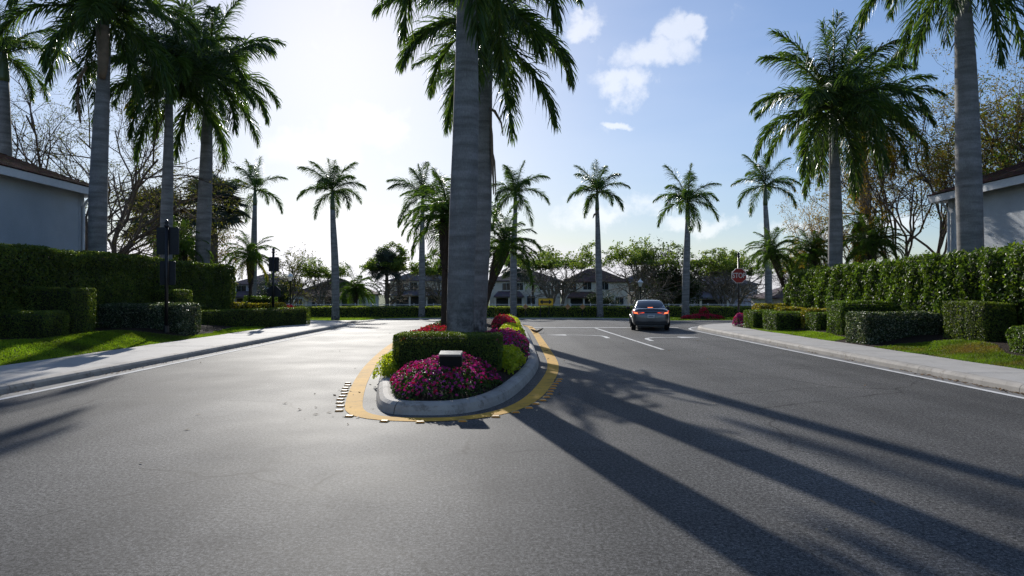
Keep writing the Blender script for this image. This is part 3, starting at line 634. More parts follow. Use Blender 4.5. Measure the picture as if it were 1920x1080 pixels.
# ------------------------------------------------------------------ palms
def frond_mesh(name, th0, bend, L, npair, ll, lw, seed, rank=38, grav=.35, petiole=.1, fwd=52, mat=None, rr=.022, nseg=14, sway=.25):
    """feather leaf: curved rachis in +X, leaflets in several ranks that hang under their weight"""
    rs = np.random.default_rng(seed); s = np.linspace(0, 1, 41)
    th = np.radians(th0 - bend * s ** 1.35); az = np.radians(rs.normal(0, 14)) * s * sway * 4
    d = np.c_[np.cos(th) * np.cos(az), np.cos(th) * np.sin(az), np.sin(th)]
    C = np.r_[[[0, 0, 0]], np.cumsum((d[:-1] + d[1:]) / 2 * L / 40, 0)]
    m = MB(); idx = np.linspace(0, 40, nseg).astype(int); m.tube(C[idx], rr * (1 - .88 * s[idx]), 5)
    nl = npair * 2
    si = petiole + (1 - petiole) * (np.repeat(np.arange(npair), 2) + rs.random(nl) * .8) / npair; si = np.clip(si, 0, 1); side = np.tile([1., -1.], npair)
    p = np.stack([np.interp(si, s, C[:, k]) for k in range(3)], 1); t = np.stack([np.interp(si, s, d[:, k]) for k in range(3)], 1); t /= np.linalg.norm(t, axis=1)[:, None]
    lat = np.cross(t, [0, 0, 1.]); lat /= np.linalg.norm(lat, axis=1)[:, None] + 1e-6; up = np.cross(lat, t)
    prof = np.interp(si, [0, .12, .35, .7, .92, 1], [.55, .85, 1, .85, .55, .4]); ln = ll * prof * rs.uniform(.82, 1.12, nl)
    a = np.radians(np.interp(si, [0, .5, 1], [fwd + 16, fwd, fwd - 28]) + rs.normal(0, 6, nl))
    r_ = np.radians(rs.choice([-.8, .1, 1.0], nl) * rank + rs.normal(0, 9, nl))
    u = t * np.cos(a)[:, None] + (lat * (side * np.cos(r_))[:, None] + up * np.sin(r_)[:, None]) * np.sin(a)[:, None]
    pts = [p]; dirs = [u]; K = 3
    for k in range(K):
        v = dirs[-1] + np.array([0, 0, -1.]) * (grav * rs.uniform(.6, 1.4, nl) * (.5 + k * .6))[:, None]; v /= np.linalg.norm(v, axis=1)[:, None]
        pts.append(pts[-1] + v * (ln / K)[:, None]); dirs.append(v)
    rows = []
    for k, w in enumerate((.55, 1.0, .75)):
        b = np.cross(dirs[k], t + rs.normal(0, .25, (nl, 3))); b /= np.linalg.norm(b, axis=1)[:, None] + 1e-6; b *= (lw * w * .5)
        rows += [pts[k] - b, pts[k] + b]
    rows.append(pts[3]); V = np.stack(rows, 1).reshape(-1, 3); base = np.arange(nl)[:, None] * 7
    F = np.concatenate([base + np.array([0, 1, 3, 2]), base + np.array([2, 3, 5, 4])]); T = base + np.array([4, 5, 6])
    me = m.me(name, M_RACHIS); nb = len(me.vertices)
    mm = MB(); mm.V = m.V[:]; mm.F = m.F[:]; mm.T = m.T[:]; mm.n = m.n; mm.add(V, F, T)
    nF0 = sum(len(f) for f in m.F); nT0 = sum(len(q) for q in m.T)
    me2 = mm.me(name, [M_RACHIS, mat or M_FROND]); bpy.data.meshes.remove(me)
    nF = nF0 + len(F); mi = np.zeros(len(me2.polygons), np.int32); mi[nF0:nF] = 1; mi[nF + nT0:] = 1; me2.polygons.foreach_set('material_index', mi)
    return me2
AGES = [(84, 16), (70, 44), (54, 66), (38, 80), (20, 84), (0, 80), (-28, 54), (-58, 26)]
ROY = [[frond_mesh('royal_frond', a, b, 1.0, 92, .28, .0140, 100 + 7 * i + j, 40, .34, .09, rr=.011) for j in range(3)] for i, (a, b) in enumerate(AGES)]
ROYY = [frond_mesh('yellow_frond', 10, 95, 1.0, 84, .27, .0165, 190, 40, .4, .09, mat=M_FRONDY, rr=.011), frond_mesh('yellow_frond', -20, 60, 1.0, 84, .27, .0165, 191, 40, .4, .09, mat=M_FRONDY, rr=.011)]
DATE = [[frond_mesh('date_frond', a, b, 1.0, 58, .20, .0135, 200 + 5 * i + j, 22, .22, .12, 58, M_DATE, .010, 10) for j in range(2)] for i, (a, b) in enumerate([(80, 60), (58, 90), (36, 105), (12, 95), (-18, 70)])]
DATEY = [frond_mesh('yellow_date_frond', -25, 60, 1.0, 58, .20, .0135, 230 + j, 22, .22, .12, 58, M_DATEY, .010, 10) for j in range(2)]

def trunk_mesh(name, H, r, seed, lean=(0, 0), n=20, mat=None, foot=1.28, top=.62):
    rs = np.random.default_rng(seed); z = np.r_[0, .12, .3, .6, np.linspace(1, H, 16)]; q = z / H
    rad = r * (np.interp(q, [0, .45, .75, 1], [1.0, 1.03, .86, top]) + (foot - 1) * np.exp(-z / .35)) * (1 + .012 * np.sin(z * 9 + seed))
    m = MB(); P = np.c_[lean[0] * q ** 1.5 + .04 * np.sin(q * 5 + seed), lean[1] * q ** 1.5, z]; m.tube(P, rad, n); return m.me(name, mat or M_TRUNK, True), P[-1], rad[-1]

def royal(label, x, y, z0, zc, r, fl, fronds, seed, lean=(0, 0), shaft=1.6, foot=1.25, yellow=(), spear=True, group='royal palms', shaft_mat=None, rot=0.0, smat=None):
    """zc: height of the crown's heart; fl: frond length; fronds: how many of each age"""
    rs = np.random.default_rng(seed); t = thing('royal_palm', label, 'palm tree', (x, y, z0), 0, group)
    H = zc - z0 - shaft; me, tip, rt = trunk_mesh('palm_trunk', H, r, seed, lean, foot=foot); ob('trunk', me, t)
    m = MB(); zz = np.linspace(0, 1, 9); m.tube(np.c_[np.full(9, tip[0]), np.full(9, tip[1]), H - .02 + zz * (shaft + .1)], rt * np.interp(zz, [0, .12, .35, .8, 1], [1.0, 1.12, 1.0, .6, .42]), 16)
    m.build('crownshaft', shaft_mat or M_SHAFT, t, smooth=True)
    top = np.array([tip[0], tip[1], H + shaft])
    az = rs.uniform(0, 6.28) + rot; k = 0
    for age, n in enumerate(fronds):
        for j in range(n):
            az += 2.399 + rs.normal(0, .12)
            me = ROY[age][rs.integers(3)]
            if (age, j) in yellow: me = ROYY[0 if age < 5 else 1]
            sc = fl * rs.uniform(.9, 1.08) * (.8 if age == 0 else 1)
            p = top + np.array([math.cos(az) * rt * .35, math.sin(az) * rt * .35, -.07 * age])
            ob('frond', me, t, tuple(p), rot=(rs.normal(0, .05), rs.normal(0, .05), az), scale=sc); k += 1
    if spear:
        m = MB(); q = np.linspace(0, 1, 6); m.tube(np.c_[top[0] + .06 * q, np.full(6, top[1]), top[2] - .1 + q * fl * .55], .035 * (1 - .85 * q), 6); m.build('spear', M_SHAFT, t)
    return t, top, rt
GF = 'row of royal palms along the far street'; GL = 'royal palms behind the left hedge'; GR = 'royal palms behind the right hedge'; GI2 = 'royal palms on the island'
FULL = [2, 2, 3, 3, 3, 3, 2]; FARC = [2, 2, 3, 3, 2, 2, 1]
# island
royal('thickest royal palm trunk, rising behind the clipped hedge on the island', -1.15, 15.6, .35, 11.4, .305, 3.9, [2, 2, 3, 3, 3, 3, 3, 2], 11, (.12, 0), 1.9, foot=1.08, group=GI2)
t2, tp, rt = royal('second royal palm on the island, half hidden by the thickest trunk', -1.13, 20.9, .35, 10.3, .34, 3.55, [2, 3, 3, 4, 4, 4, 3, 2], 12, (.36, 0), 1.8, group=GI2, rot=.4)
royal('third royal palm on the island, in line behind the other two trunks', -1.95, 32.6, .35, 12.7, .30, 2.9, [1, 2, 2, 2, 2, 2, 2], 13, (0, 0), 1.6, group=GI2)
# dead flower stalk and sheath strips hanging on the second palm
def strip(parent, pts, w, mat=None, name='dead_sheath'):
    P = np.array(pts, float); m = MB(); m.tube(P, np.interp(np.linspace(0, 1, len(P)), [0, .5, 1], [.6 * w, w, .35 * w]), 6); return m.build(name, mat or M_DRY, parent, smooth=True)
strip(t2, [(.30, -.1, 6.9), (.42, -.15, 7.05), (.60, -.15, 6.95), (.80, -.15, 6.6), (.86, -.15, 6.2)], .05, name='flower_stalk')
strip(t2, [(.44, -.1, 7.0), (.52, -.2, 6.2), (.53, -.2, 5.5), (.56, -.2, 4.9), (.57, -.2, 4.4)], .05)
strip(t2, [(.50, -.1, 5.9), (.60, -.2, 5.4), (.63, -.2, 4.8), (.62, -.2, 4.35)], .035)
# left
tL, _, _ = royal('big royal palm nearest the grey building on the left', -16.85, 27.7, 0.45, 13.5, .335, 4.1, [2, 3, 3, 4, 4, 4, 3, 2], 21, (.25, 0), 2.1, group=GL, rot=1.0)
m = MB(); q = np.linspace(0, 1, 7); m.tube(np.c_[.42 + .05 * np.sin(q * 3), np.full(7, -.42), 12.0 - q * 2.1], np.interp(q, [0, .1, .75, 1], [.26, .25, .20, .12]), 8); m.build('loose_leaf_sheath', M_DRY, tL, smooth=True)
strip(tL, [(-.2, -.4, 10.4), (-.5, -.45, 9.9), (-.55, -.45, 9.1), (-.40, -.45, 8.1)], .09)
royal('slimmer royal palm between the two thick left palms', -16.9, 33.4, .4, 12.7, .28, 4.2, [2, 3, 4, 4, 4, 4, 2, 1], 22, (.05, 0), 1.7, group=GL)
royal('thick pale royal palm at the far end of the left hedge', -16.75, 36.9, .35, 13.9, .37, 4.7, [2, 3, 4, 4, 4, 4, 3, 2], 23, (.25, 0), 1.9, group=GL, yellow=((4, 1),), rot=.3)
royal('royal palm cut by the left edge, rising behind the grey roof', -24.6, 33.0, 0, 13.6, .36, 3.0, FARC, 24, group=GL)
royal('royal palm with an upright frond left of the lone left palm', -32.3, 85, -1.03, 14.92, 0.4, 4.59, [2, 1, 2, 2, 2, 1, 1], 25, (.3, 0), 2.21, group=GF)
# far row
royal('lone royal palm on the left grass corner under the hazy sun', -18.27, 70.72, -1.03, 12.63, 0.38, 4, FARC, 31, (-.3, 0), 2.21, group=GF)
royal('far royal palm half covered by the island date palm', -10.37, 78.2, -1.03, 13.22, 0.36, 4.25, [2, 2, 2, 3, 3, 1, 1], 32, (.15, 0), 2.21, group=GF)
royal('far royal palm just right of the island trunks with a tall spear', 0.12, 78.2, -1.03, 13.65, 0.38, 4.42, [1, 1, 2, 3, 2, 2, 2], 33, (.25, 0), 2.38, group=GF, rot=.8)
tF, _, _ = royal('far royal palm between the arrow sign and the car', 10.03, 77.86, -1.03, 13.56, 0.36, 3.91, FARC, 34, (-.35, 0), 2.38, group=GF)
strip(tF, [(-.25, -.3, 12.1), (-.7, -.4, 11.7), (-.85, -.4, 11.3)], .12)
royal('far royal palm rising right behind the car', 19.21, 75.48, -1.03, 12.29, 0.4, 4.25, [1, 2, 2, 3, 3, 2, 2], 35, (.2, 0), 2.38, group=GF, rot=.5)
royal('far royal palm standing behind the stop sign hedges', 30.09, 79.9, -1.03, 14.59, 0.4, 4.42, [2, 2, 2, 2, 2, 2, 1], 36, (-.4, 0), 2.55, group=GF, rot=1.3)
# right
royal('royal palm with ringed trunk before the white building', 15.0, 22.2, .45, 13.2, .37, 3.7, [2, 3, 3, 3, 4, 4, 4, 3], 41, (-.35, 0), 1.7, group=GR, yellow=((4, 0),), rot=2.2)
tR, tp, rt = royal('dark royal palm with a full round crown on the right', 15.0, 31.6, .4, 10.7, .31, 4.2, [3, 4, 4, 4, 4, 4, 4, 2], 42, (-.1, 0), 2.0, group=GR, rot=.2)
strip(tR, [(-.22, -.2, 9.3), (-.27, -.25, 8.6), (-.25, -.25, 7.9), (-.3, -.25, 7.3)], .06, name='flower_sheath', mat=plain('pale_sheath', (.5, .48, .4), .4))
strip(tR, [(-.05, 0, 10.2), (-.05, 0, 12.4), (-.08, 0, 14.6)], .035, name='new_spear', mat=plain('pale_spear', (.42, .45, .33), .4))
royal('royal palm with an ochre crownshaft behind the full dark palm', 18.3, 35.4, .3, 11.3, .315, 4.0, [2, 3, 3, 4, 4, 4, 4, 2], 43, (0, 0), 2.6, group=GR, shaft_mat=M_SHAFTY, yellow=((6, 0), (6, 1)))

def date_palm(label, x, y, z0, base, crown, fl, n, seed, r=.09, yellow=0, group='small date palms', boots=True):
    """trunk runs from base to crown, both relative; fronds n of each age"""
    rs = np.random.default_rng(seed); t = thing('date_palm', label, 'palm tree', (x, y, z0), 0, group); crown = np.array(crown, float); base = np.array(base, float)
    q = np.linspace(0, 1, 14); P = base + (crown - base) * q[:, None]; P[:, :2] = base[:2] + (crown - base)[:2] * (q ** 1.4)[:, None]
    m = MB(); m.tube(P, r * np.interp(q, [0, .1, .55, .72, .95, 1], [1.2, .9, .95, 1.9, 2.5, 1.2]), 12)
    d = (P[-1] - P[-4]); d /= np.linalg.norm(d)
    for k in range(110):      # old leaf bases
        u = rs.uniform(.5, .99); c = np.array([np.interp(u, q, P[:, i]) for i in range(3)]); a = rs.uniform(0, 6.28); rr = r * np.interp(u, [.5, .7, .95, 1], [1.1, 1.8, 2.1, 1.2])
        o = np.array([math.cos(a), math.sin(a), 0]); m.tube([c + o * rr * .8, c + o * (rr + .035) + np.array([0, 0, .06])], [.022, .010], 4)
    m.build('trunk', M_BOOT, t, smooth=False); az = rs.uniform(0, 6)
    for age, k in enumerate(n):
        for j in range(k):
            az += 2.399 + rs.normal(0, .2); me = DATE[age][rs.integers(2)]
            if age == 4 and j < yellow: me = DATEY[rs.integers(2)]
            ob('frond', me, t, tuple(crown + np.array([0, 0, -.05 * age])), rot=(rs.normal(0, .1), rs.normal(0, .1), az), scale=fl * rs.uniform(.85, 1.1))
DN = [6, 10, 11, 11, 8]
date_palm('tall date palm on the island with its crown behind the thickest trunk', -2.35, 23.6, .35, (0, 0, 0), (.10, 0, 4.15), 2.0, [5, 8, 10, 12, 8], 71, .12, group='date palms on the island')
date_palm('leaning date palm with a shaggy trunk right of the island palms', -1.05, 22.4, .35, (0, 0, 0), (.82, .1, 3.05), 1.55, [5, 7, 8, 9, 6], 72, .10, group='date palms on the island')
date_palm('date palm with yellow lower fronds past the end of the left hedge', -14.75, 38.5, .1, (0, 0, 0), (.0, 0, 3.8), 1.65, DN, 73, .10, 5)
date_palm('date palm behind the big double sign over the left hedge', -17.6, 36.5, .2, (0, 0, 0), (0, 0, 4.0), 1.8, DN, 74, .10, 1)
date_palm('leaning date palm above the low hedges right of the stop sign', 14.3, 35.6, .2, (.25, 0, 0), (-.72, 0, 3.7), 1.6, DN, 75, .09)
date_palm('date palm rising over the far end of the tall right hedge', 15.6, 35.2, .2, (0, 0, 0), (-.1, 0, 3.7), 1.65, DN, 76, .11)
date_palm('date palm between the two slim trunks over the tall right hedge', 17.6, 33.4, .3, (0, 0, 0), (0, 0, 3.9), 1.75, DN, 77, .10, 1)
date_palm('small date palm under the golden tree beyond the right hedge', 17.9, 35.3, .2, (0, 0, 0), (0, 0, 5.2), 1.5, [2, 3, 4, 4, 3], 78, .12)
date_palm('dark drooping date palm beyond the far hedge on the left', -21.4, 93.5, -1.2, (0, 0, 0), (0, 0, 3.7), 4.1, [3, 5, 7, 10, 9], 79, .27)
date_palm('small twin headed palm beyond the far hedge beside the arrow sign', 3.1, 101, -1.3, (0, 0, 0), (0, 0, 4.6), 1.7, [3, 4, 5, 5, 3], 80, .08)

# fan palms
def fan_mesh(seed):
    rs = np.random.default_rng(seed); V = []; F = []; T = []; n = 30
    for k in range(n):
        a = R(-140 + 280 * k / (n - 1)); da = R(280 / n * .5); L = 1.0 * (1 - .18 * abs(math.sin(a / 2)) ** 2) * rs.uniform(.93, 1.05); dr = rs.uniform(.06, .2)
        def pt(rad, ang, zz): return (rad * math.cos(ang), rad * math.sin(ang), zz)
        zf = .05 if k % 2 else -.02; b = len(V)
        V += [(0, 0, 0), pt(.58, a - da, -.04 + .10), pt(.58, a + da, -.04 + .10), pt(.60, a, zf), pt(L, a, -dr)]
        T += [(b, b + 1, b + 3), (b, b + 3, b + 2), (b + 1, b + 4, b + 3), (b + 3, b + 4, b + 2)]
    m = MB(); m.add(V, None, T); return m.me('fan_leaf', M_FAN)
FANS = [fan_mesh(300 + k) for k in range(3)]
def fan_palm(label, x, y, z0, zc, r, nl, sz, seed, yellow=False):
    rs = np.random.default_rng(seed); t = thing('fan_palm', label, 'palm tree', (x, y, z0), 0, 'fan palms')
    me, tip, rt = trunk_mesh('fan_trunk', zc - z0, r, seed, mat=M_BARK); ob('trunk', me, t); az = 0
    for k in range(nl):
        az += 2.399; el = R(np.interp(k / nl, [0, .5, 1], [78, 25, -45])) + rs.normal(0, .1); L = sz * rs.uniform(.7, 1.05)
        d = np.array([math.cos(az) * math.cos(el), math.sin(az) * math.cos(el), math.sin(el)]); p0 = np.array([0, 0, zc - z0]); p1 = p0 + d * L
        m = MB(); m.tube([p0, p0 + d * L * .5 + (0, 0, .06), p1], [.035, .028, .02], 5); pet = m.build('petiole', M_RACHIS, t)
        ob('leaf', FANS[k % 3], t, tuple(p1), rot=(rs.normal(0, .3), -el + R(10) * 0 + rs.normal(0, .2) + .25, az), scale=sz * rs.uniform(.85, 1.05))
fan_palm('silvery fan palm behind the slim left palm', -37.8, 72.6, -1.0, 9.5, .42, 28, 2.4, 81)
fan_palm('silvery fan palm behind the thick pale left palm', -32.5, 74.4, -1.0, 10.9, .44, 28, 2.4, 82)
fan_palm('dark fan palm beyond the far hedge left of the island', -16.8, 91.8, -1.1, 5.1, .27, 22, 1.6, 83)
fan_palm('fan palm beyond the far hedge behind the leaning date palm', .55, 102, -1.3, 5.3, .26, 18, 1.7, 84)

# ------------------------------------------------------------------ broadleaf trees
def tree_parts(seed, H, r0, spread, levels, nchild, leaf_n, leaf_size, leaf_r, mat_l, mat_b, forks=1, up=.55, first=.3, shape=1.0, bare=0.0, flat=1.0, lean=(0, 0), zlo=0.0):
    rs = np.random.default_rng(seed); mb = MB(); tips = []
    def grow(p, d, L, r, lev):
        k = 6 if lev < 2 else 4; pts = [p]; dd = d.copy()
        for i in range(k - 1):
            dd = dd + rs.normal(0, .16 + .05 * lev, 3) + np.array([0, 0, up * .10 * (1 if lev < 2 else .4)]); dd /= np.linalg.norm(dd); pts.append(pts[-1] + dd * L / (k - 1))
        pts = np.array(pts); rr = r * np.linspace(1, .55 if lev < levels else .25, k); mb.tube(pts, rr, 8 if lev == 0 else (5 if lev < 3 else 3), cap=(lev == 0))
        if lev >= levels: tips.append(pts[-1]); tips.append(pts[k // 2]); return
        if lev >= levels - 1: tips.append(pts[-1])
        n = nchild[min(lev, len(nchild) - 1)]
        for j in range(n):
            u = first + (1 - first) * (j + rs.random() * .7) / n if lev == 0 else .25 + .75 * (j + rs.random() * .7) / n
            u = min(u, 1.0); c = np.array([np.interp(u, np.linspace(0, 1, k), pts[:, i]) for i in range(3)])
            a = rs.uniform(0, 6.28) if lev else j * 2.4 + rs.normal(0, .4); e = spread * rs.uniform(.7, 1.3)
            ax = np.cross(dd, rs.normal(size=3)) if lev else np.array([math.cos(a), math.sin(a), 0]); ax /= np.linalg.norm(ax) + 1e-9
            nd = dd * math.cos(e) + ax * math.sin(e); nd[2] = nd[2] * flat + (.12 if lev < 2 else 0); nd /= np.linalg.norm(nd)
            grow(c, nd, L * rs.uniform(.55, .8) * (1.15 if lev == 0 else 1), r * np.interp(u, [0, 1], [.62, .5]), lev + 1)
    for f in range(forks):
        a = f * 6.28 / forks + rs.uniform(0, 1); o = np.array([math.cos(a), math.sin(a), 0]) * (0 if forks == 1 else 1)
        d = np.array([lean[0], lean[1], 1.]) + o * (.0 if forks == 1 else .33); d /= np.linalg.norm(d); grow(o * r0 * .8, d, H * .5, r0 / forks ** .35, 0)
    tips = np.array(tips); trunk = mb.me('tree_limbs', mat_b, True)
    if leaf_n:
        ti = tips[(rs.random(len(tips)) > bare) & (tips[:, 2] > zlo * tips[:, 2].max())]
        # whole sprays thin out so that the sky shows through
        keep = wob(ti, 1, 1.1, seed) > -.9; ti = ti[keep] if keep.sum() > 20 else ti
        c = ti[rs.integers(len(ti), size=leaf_n)]; P = c + rs.normal(0, leaf_r, (leaf_n, 3)) * np.array([1, 1, .55]); Nn = np.tile([0, 0, 1.], (leaf_n, 1))
        V, F = leaves(P, Nn, leaf_size, .6, .9, rs); crown = mesh('tree_leaves', V, F, mat=mat_l)
    else: crown = None
    return trunk, crown
def tree(label, parts, x, y, z0, rz=0, sc=1.0, group=None, name='broadleaf_tree'):
    t = thing(name, label, 'tree', (x, y, z0), rz, group); t.scale = (sc,) * 3 if isinstance(sc, (int, float)) else sc
    ob('trunk', parts[0], t)
    if parts[1]: tag(ob('crown', parts[1], t), kind='stuff')
    return t
L_TREE = leaf('tree_leaf', [(.08, .13, .026), (.13, .19, .036), (.19, .23, .05), (.25, .26, .06)], .46, .4, big=.6, tcol=(1.3, 1.45, .7))
L_DENSE = leaf('dense_tree_leaf', [(.02, .035, .012), (.03, .055, .015), (.05, .075, .02)], .25, .45)
L_BROWN = leaf('russet_leaf', [(.17, .11, .03), (.24, .16, .04), (.16, .16, .04), (.10, .13, .03)], .4, .5)
L_GOLD = leaf('golden_leaf', [(.28, .17, .03), (.36, .22, .04), (.20, .15, .03)], .45, .5)
L_OLIVE = leaf('olive_leaf', [(.08, .10, .025), (.12, .13, .03), (.17, .14, .04)], .4, .5)
GT = 'trees beyond the far hedge'
VA = tree_parts(401, 5.4, .17, .75, 4, [5, 4, 3, 3], 6800, .16, .16, L_TREE, M_BARKP, forks=3, up=.3, first=.25, flat=.75, zlo=.64)
VB = tree_parts(402, 5.2, .15, .70, 4, [5, 4, 3, 3], 5600, .16, .15, L_TREE, M_BARKP, forks=4, up=.4, first=.3, flat=.8, bare=.08, zlo=.64)
VC = tree_parts(403, 5.0, .16, .8, 4, [5, 4, 4, 3], 7200, .16, .16, L_TREE, M_BARKP, forks=2, up=.2, first=.3, flat=.7, zlo=.64)
VD = tree_parts(404, 5.2, .18, .75, 4, [7, 5, 4, 3], 9000, .19, .24, L_DENSE, M_BARK, forks=2, up=.4, first=.12)
VE = tree_parts(405, 5.5, .10, .7, 4, [8, 4, 3, 2], 2600, .15, .14, L_OLIVE, M_BARK, forks=1, up=.5, first=.2)
tree('spreading pale barked tree beyond the hedge left of the island', VC, -17.34, 93.5, -1.15, .4, 1.78, GT)
tree('vase shaped pale barked tree behind the double arrow sign', VA, 5.78, 90.1, -1.15, 1.2, (1.9, 1.9, 1.78), GT)
tree('pale barked tree directly behind the car, left of its roof', VB, 16.83, 91.8, -1.15, .2, (1.7, 1.7, 1.9), GT)
tree('dense dark tree beyond the hedge just right of the car', VD, 22.1, 96.9, -1.15, 2.2, 1.67, GT)
tree('multi stemmed pale tree beyond the hedge left of the stop sign', VA, 28.22, 90.1, -1.15, 3.6, (1.78, 1.78, 1.7), GT)
tree('leafy pale tree right behind the stop sign', VC, 31.62, 96.9, -1.15, 5.0, 1.61, GT)
tree('thin conical tree beyond the small double sign', VE, -31.62, 96.9, -1.15, .8, (1.27, 1.27, 1.78), GT)
tree('small green topped tree before the brown roofed house', VB, -26.69, 95.2, -1.15, 2.9, (1.36, 1.36, 1.44), GT)
tree('small tree showing left of the thickest island trunk', VC, -10.03, 98.6, -1.15, 4.4, (1.53, 1.53, 1.67), GT)
tree('small tree between the stop sign and the tall right hedge', VB, 38.42, 93.5, -1.15, 1.0, (1.53, 1.53, 1.61), GT)
tree('dark rounded tree beyond the brown roofed house', VD, -41, 120, -1.4, 1.0, 1.2, 'distant yard trees')
tree('dark shrubby tree at the side of the large grey roofed house', VD, -10.5, 118, -1.4, 2.0, .75, 'distant yard trees')
tree('round green tree in front of the brown roofed right house', VD, 15.0, 112, -1.4, 3.0, (.75, .75, .62), 'distant yard trees')
tree('dark tree mass in the yard beyond the car', VD, 24, 100, -1.4, .5, 1.15, 'distant yard trees')
tree('dark tree beyond the purple grey roof right of the stop sign', VD, 46, 110, -1.4, 1.6, 1.1, 'distant yard trees')
tree('dark low tree between the two left houses', VD, -54, 120, -1.4, 4.0, 1.1, 'distant yard trees')
tree('bare twiggy tree above the grey roof at the left edge', tree_parts(411, 16, .24, .50, 5, [6, 4, 3, 3, 2], 14000, .10, .16, L_OLIVE, M_BARK, forks=2, up=.5, first=.3, bare=.25), -25.2, 38, .2, 0, .885, 'bare twiggy trees')
tree('bare twiggy tree leaning out between the two big left palms', tree_parts(412, 12, .25, .62, 5, [5, 4, 3, 3, 2], 9000, .10, .16, L_OLIVE, M_BARK, forks=2, up=.35, first=.3, bare=.3, lean=(.25, 0)), -22.6, 37.6, .2, 2.0, .97, 'bare twiggy trees')
tree('russet leafed tree behind the thick pale left palm', tree_parts(413, 7.5, .16, .7, 4, [6, 5, 4, 3], 7000, .13, .18, L_BROWN, M_BARK, forks=1, up=.4, first=.3), -34.0, 76.0, -1.0, 1.0, 1.7, 'russet and golden trees')
tree('multi trunked bare tree left of the white building', tree_parts(414, 12.5, .24, .42, 5, [4, 3, 3, 3, 2], 24000, .12, .19, L_BROWN, M_BARK, forks=5, up=.5, first=.62, bare=.2), 21.2, 35.6, .3, .6, .85, 'bare twiggy trees')
tree('tall russet and green tree over the white roof at the right edge', tree_parts(415, 16.5, .26, .60, 5, [6, 4, 3, 3, 2], 34000, .13, .24, L_BROWN, M_BARK, forks=2, up=.4, first=.35), 25.7, 35.6, .2, 1.0, .79, 'russet and golden trees')
tree('green leafy tree above the white roof at the right edge', tree_parts(416, 11.5, .26, .65, 4, [7, 5, 4, 3], 9000, .20, .24, L_TREE, M_BARK, forks=1, up=.5, first=.3), 27.6, 35.0, .2, 1.0, .93, 'green yard trees')
tree('golden leafed tree right behind the full dark palm', tree_parts(417, 8.6, .15, .42, 4, [6, 5, 4, 3], 12000, .12, .16, L_GOLD, M_BARK, forks=2, up=.5, first=.3), 17.8, 35.9, .3, 1.4, (.42, .42, .92), 'russet and golden trees')
tree('light green bush showing over the left hedge behind the signs', VB, -19.9, 38.6, .2, 2.0, (.84, .84, .69), 'green yard trees')
tree('dense green shrub filling the gap past the end of the left hedge', VD, -16.5, 37.5, .2, 1.1, (.40, .40, .6), 'green yard trees')

# ------------------------------------------------------------------ buildings beside the entrance
M_ST_L = m_stucco('stucco_blue_grey', (.46, .50, .54)); M_ST_R = m_stucco('stucco_white_grey', (.60, .62, .64)); M_TRIM = plain('white_trim', (.66, .68, .70), .55, var=.08)
M_ROOF = m_shingle('brown_shingle', (.12, .075, .06)); M_SOFF = plain('soffit', (.5, .52, .55), .8)
def side_building(label, sg, xw, y0, y1, ze, mat, seed):
    """stucco wing with a hipped shingle roof; the eave runs along the street, sg = side of the street"""
    t = thing('building', label, 'building', (sg * xw, y1, 0)); cx, cy = sg * xw, y1; w = 14.0
    def loc(x): return (x - xw) * sg
    m = MB(); a, b = sorted((0, sg * w)); m.box(a, b, y0 - cy, 0, -.2, ze - .12); m.build('wall', mat, t)
    ov = .55; e = ze; pitch = .42
    def P(x, y, z): return (sg * x, y, z)      # x measured away from the street
    # fascia, soffit
    m = MB(); a, b = sorted((sg * -ov, sg * (-ov + .06))); m.box(a, b, y0 - cy - ov, ov, e - .28, e + .02); m.build('fascia', M_TRIM, t)
    m = MB(); a, b = sorted((sg * (-ov + .062), sg * w)); m.box(a, b, ov - .06, ov, e - .28, e + .02); m.build('fascia', M_TRIM, t)
    m = MB(); a, b = sorted((sg * (-ov + .063), sg * (w - .1))); m.box(a, b, y0 - cy - ov + .1, ov - .065, e - .2, e - .13); m.build('soffit', M_SOFF, t)
    m = MB(); n = 42; run = w / 2 + ov; F = []
    ya, yb = y0 - cy - ov, ov
    for i in range(n):         # shingle courses on the street slope and the far hip, each lapping the one below
        for face in (0, 1):
            u0, u1 = i / n * run, (i + 1.25) / n * run; z0 = e + .05 + u0 * pitch + .028; z1 = e + .05 + u1 * pitch - .004
            if face == 0: q = [P(-ov - .06 + u0, ya, z0), P(-ov - .06 + u0, yb + .06 - u0, z0), P(-ov - .06 + u1, yb + .06 - u1, z1), P(-ov - .06 + u1, ya, z1)]; lo = [P(-ov - .06 + u0, ya, z0 - .035), P(-ov - .06 + u0, yb + .06 - u0, z0 - .035)]
            else: q = [P(-ov - .06 + u0, yb + .06 - u0, z0), P(w + ov - u0, yb + .06 - u0, z0), P(w + ov - u1, yb + .06 - u1, z1), P(-ov - .06 + u1, yb + .06 - u1, z1)]; lo = [P(-ov - .06 + u0, yb + .06 - u0, z0 - .035), P(w + ov - u0, yb + .06 - u0, z0 - .035)]
            m.add(q + lo, [(0, 1, 2, 3), (4, 5, 1, 0)])
    m.build('roof', M_ROOF, t)
    m = MB(); xx = sg * -.09; m.tube([(xx, -.12, .2), (xx, -.12, e - .75), (sg * -.2, -.12, e - .55), (sg * -.42, -.12, e - .3)], .055, 8); m.build('downspout', M_TRIM, t)
    m = MB(); a, b = sorted((sg * -.022, sg * .3)); m.box(a, b, -.32, .022, 0, e - .2); m.build('corner_trim', mat, t)
side_building('blue grey stucco building with a brown hipped roof at the left edge', -1, 18.6, 6, 29.6, 6.25, M_ST_L, 1)
side_building('whitish stucco building with a brown hipped roof at the right edge', 1, 18.7, 6, 29.2, 5.95, M_ST_R, 2)

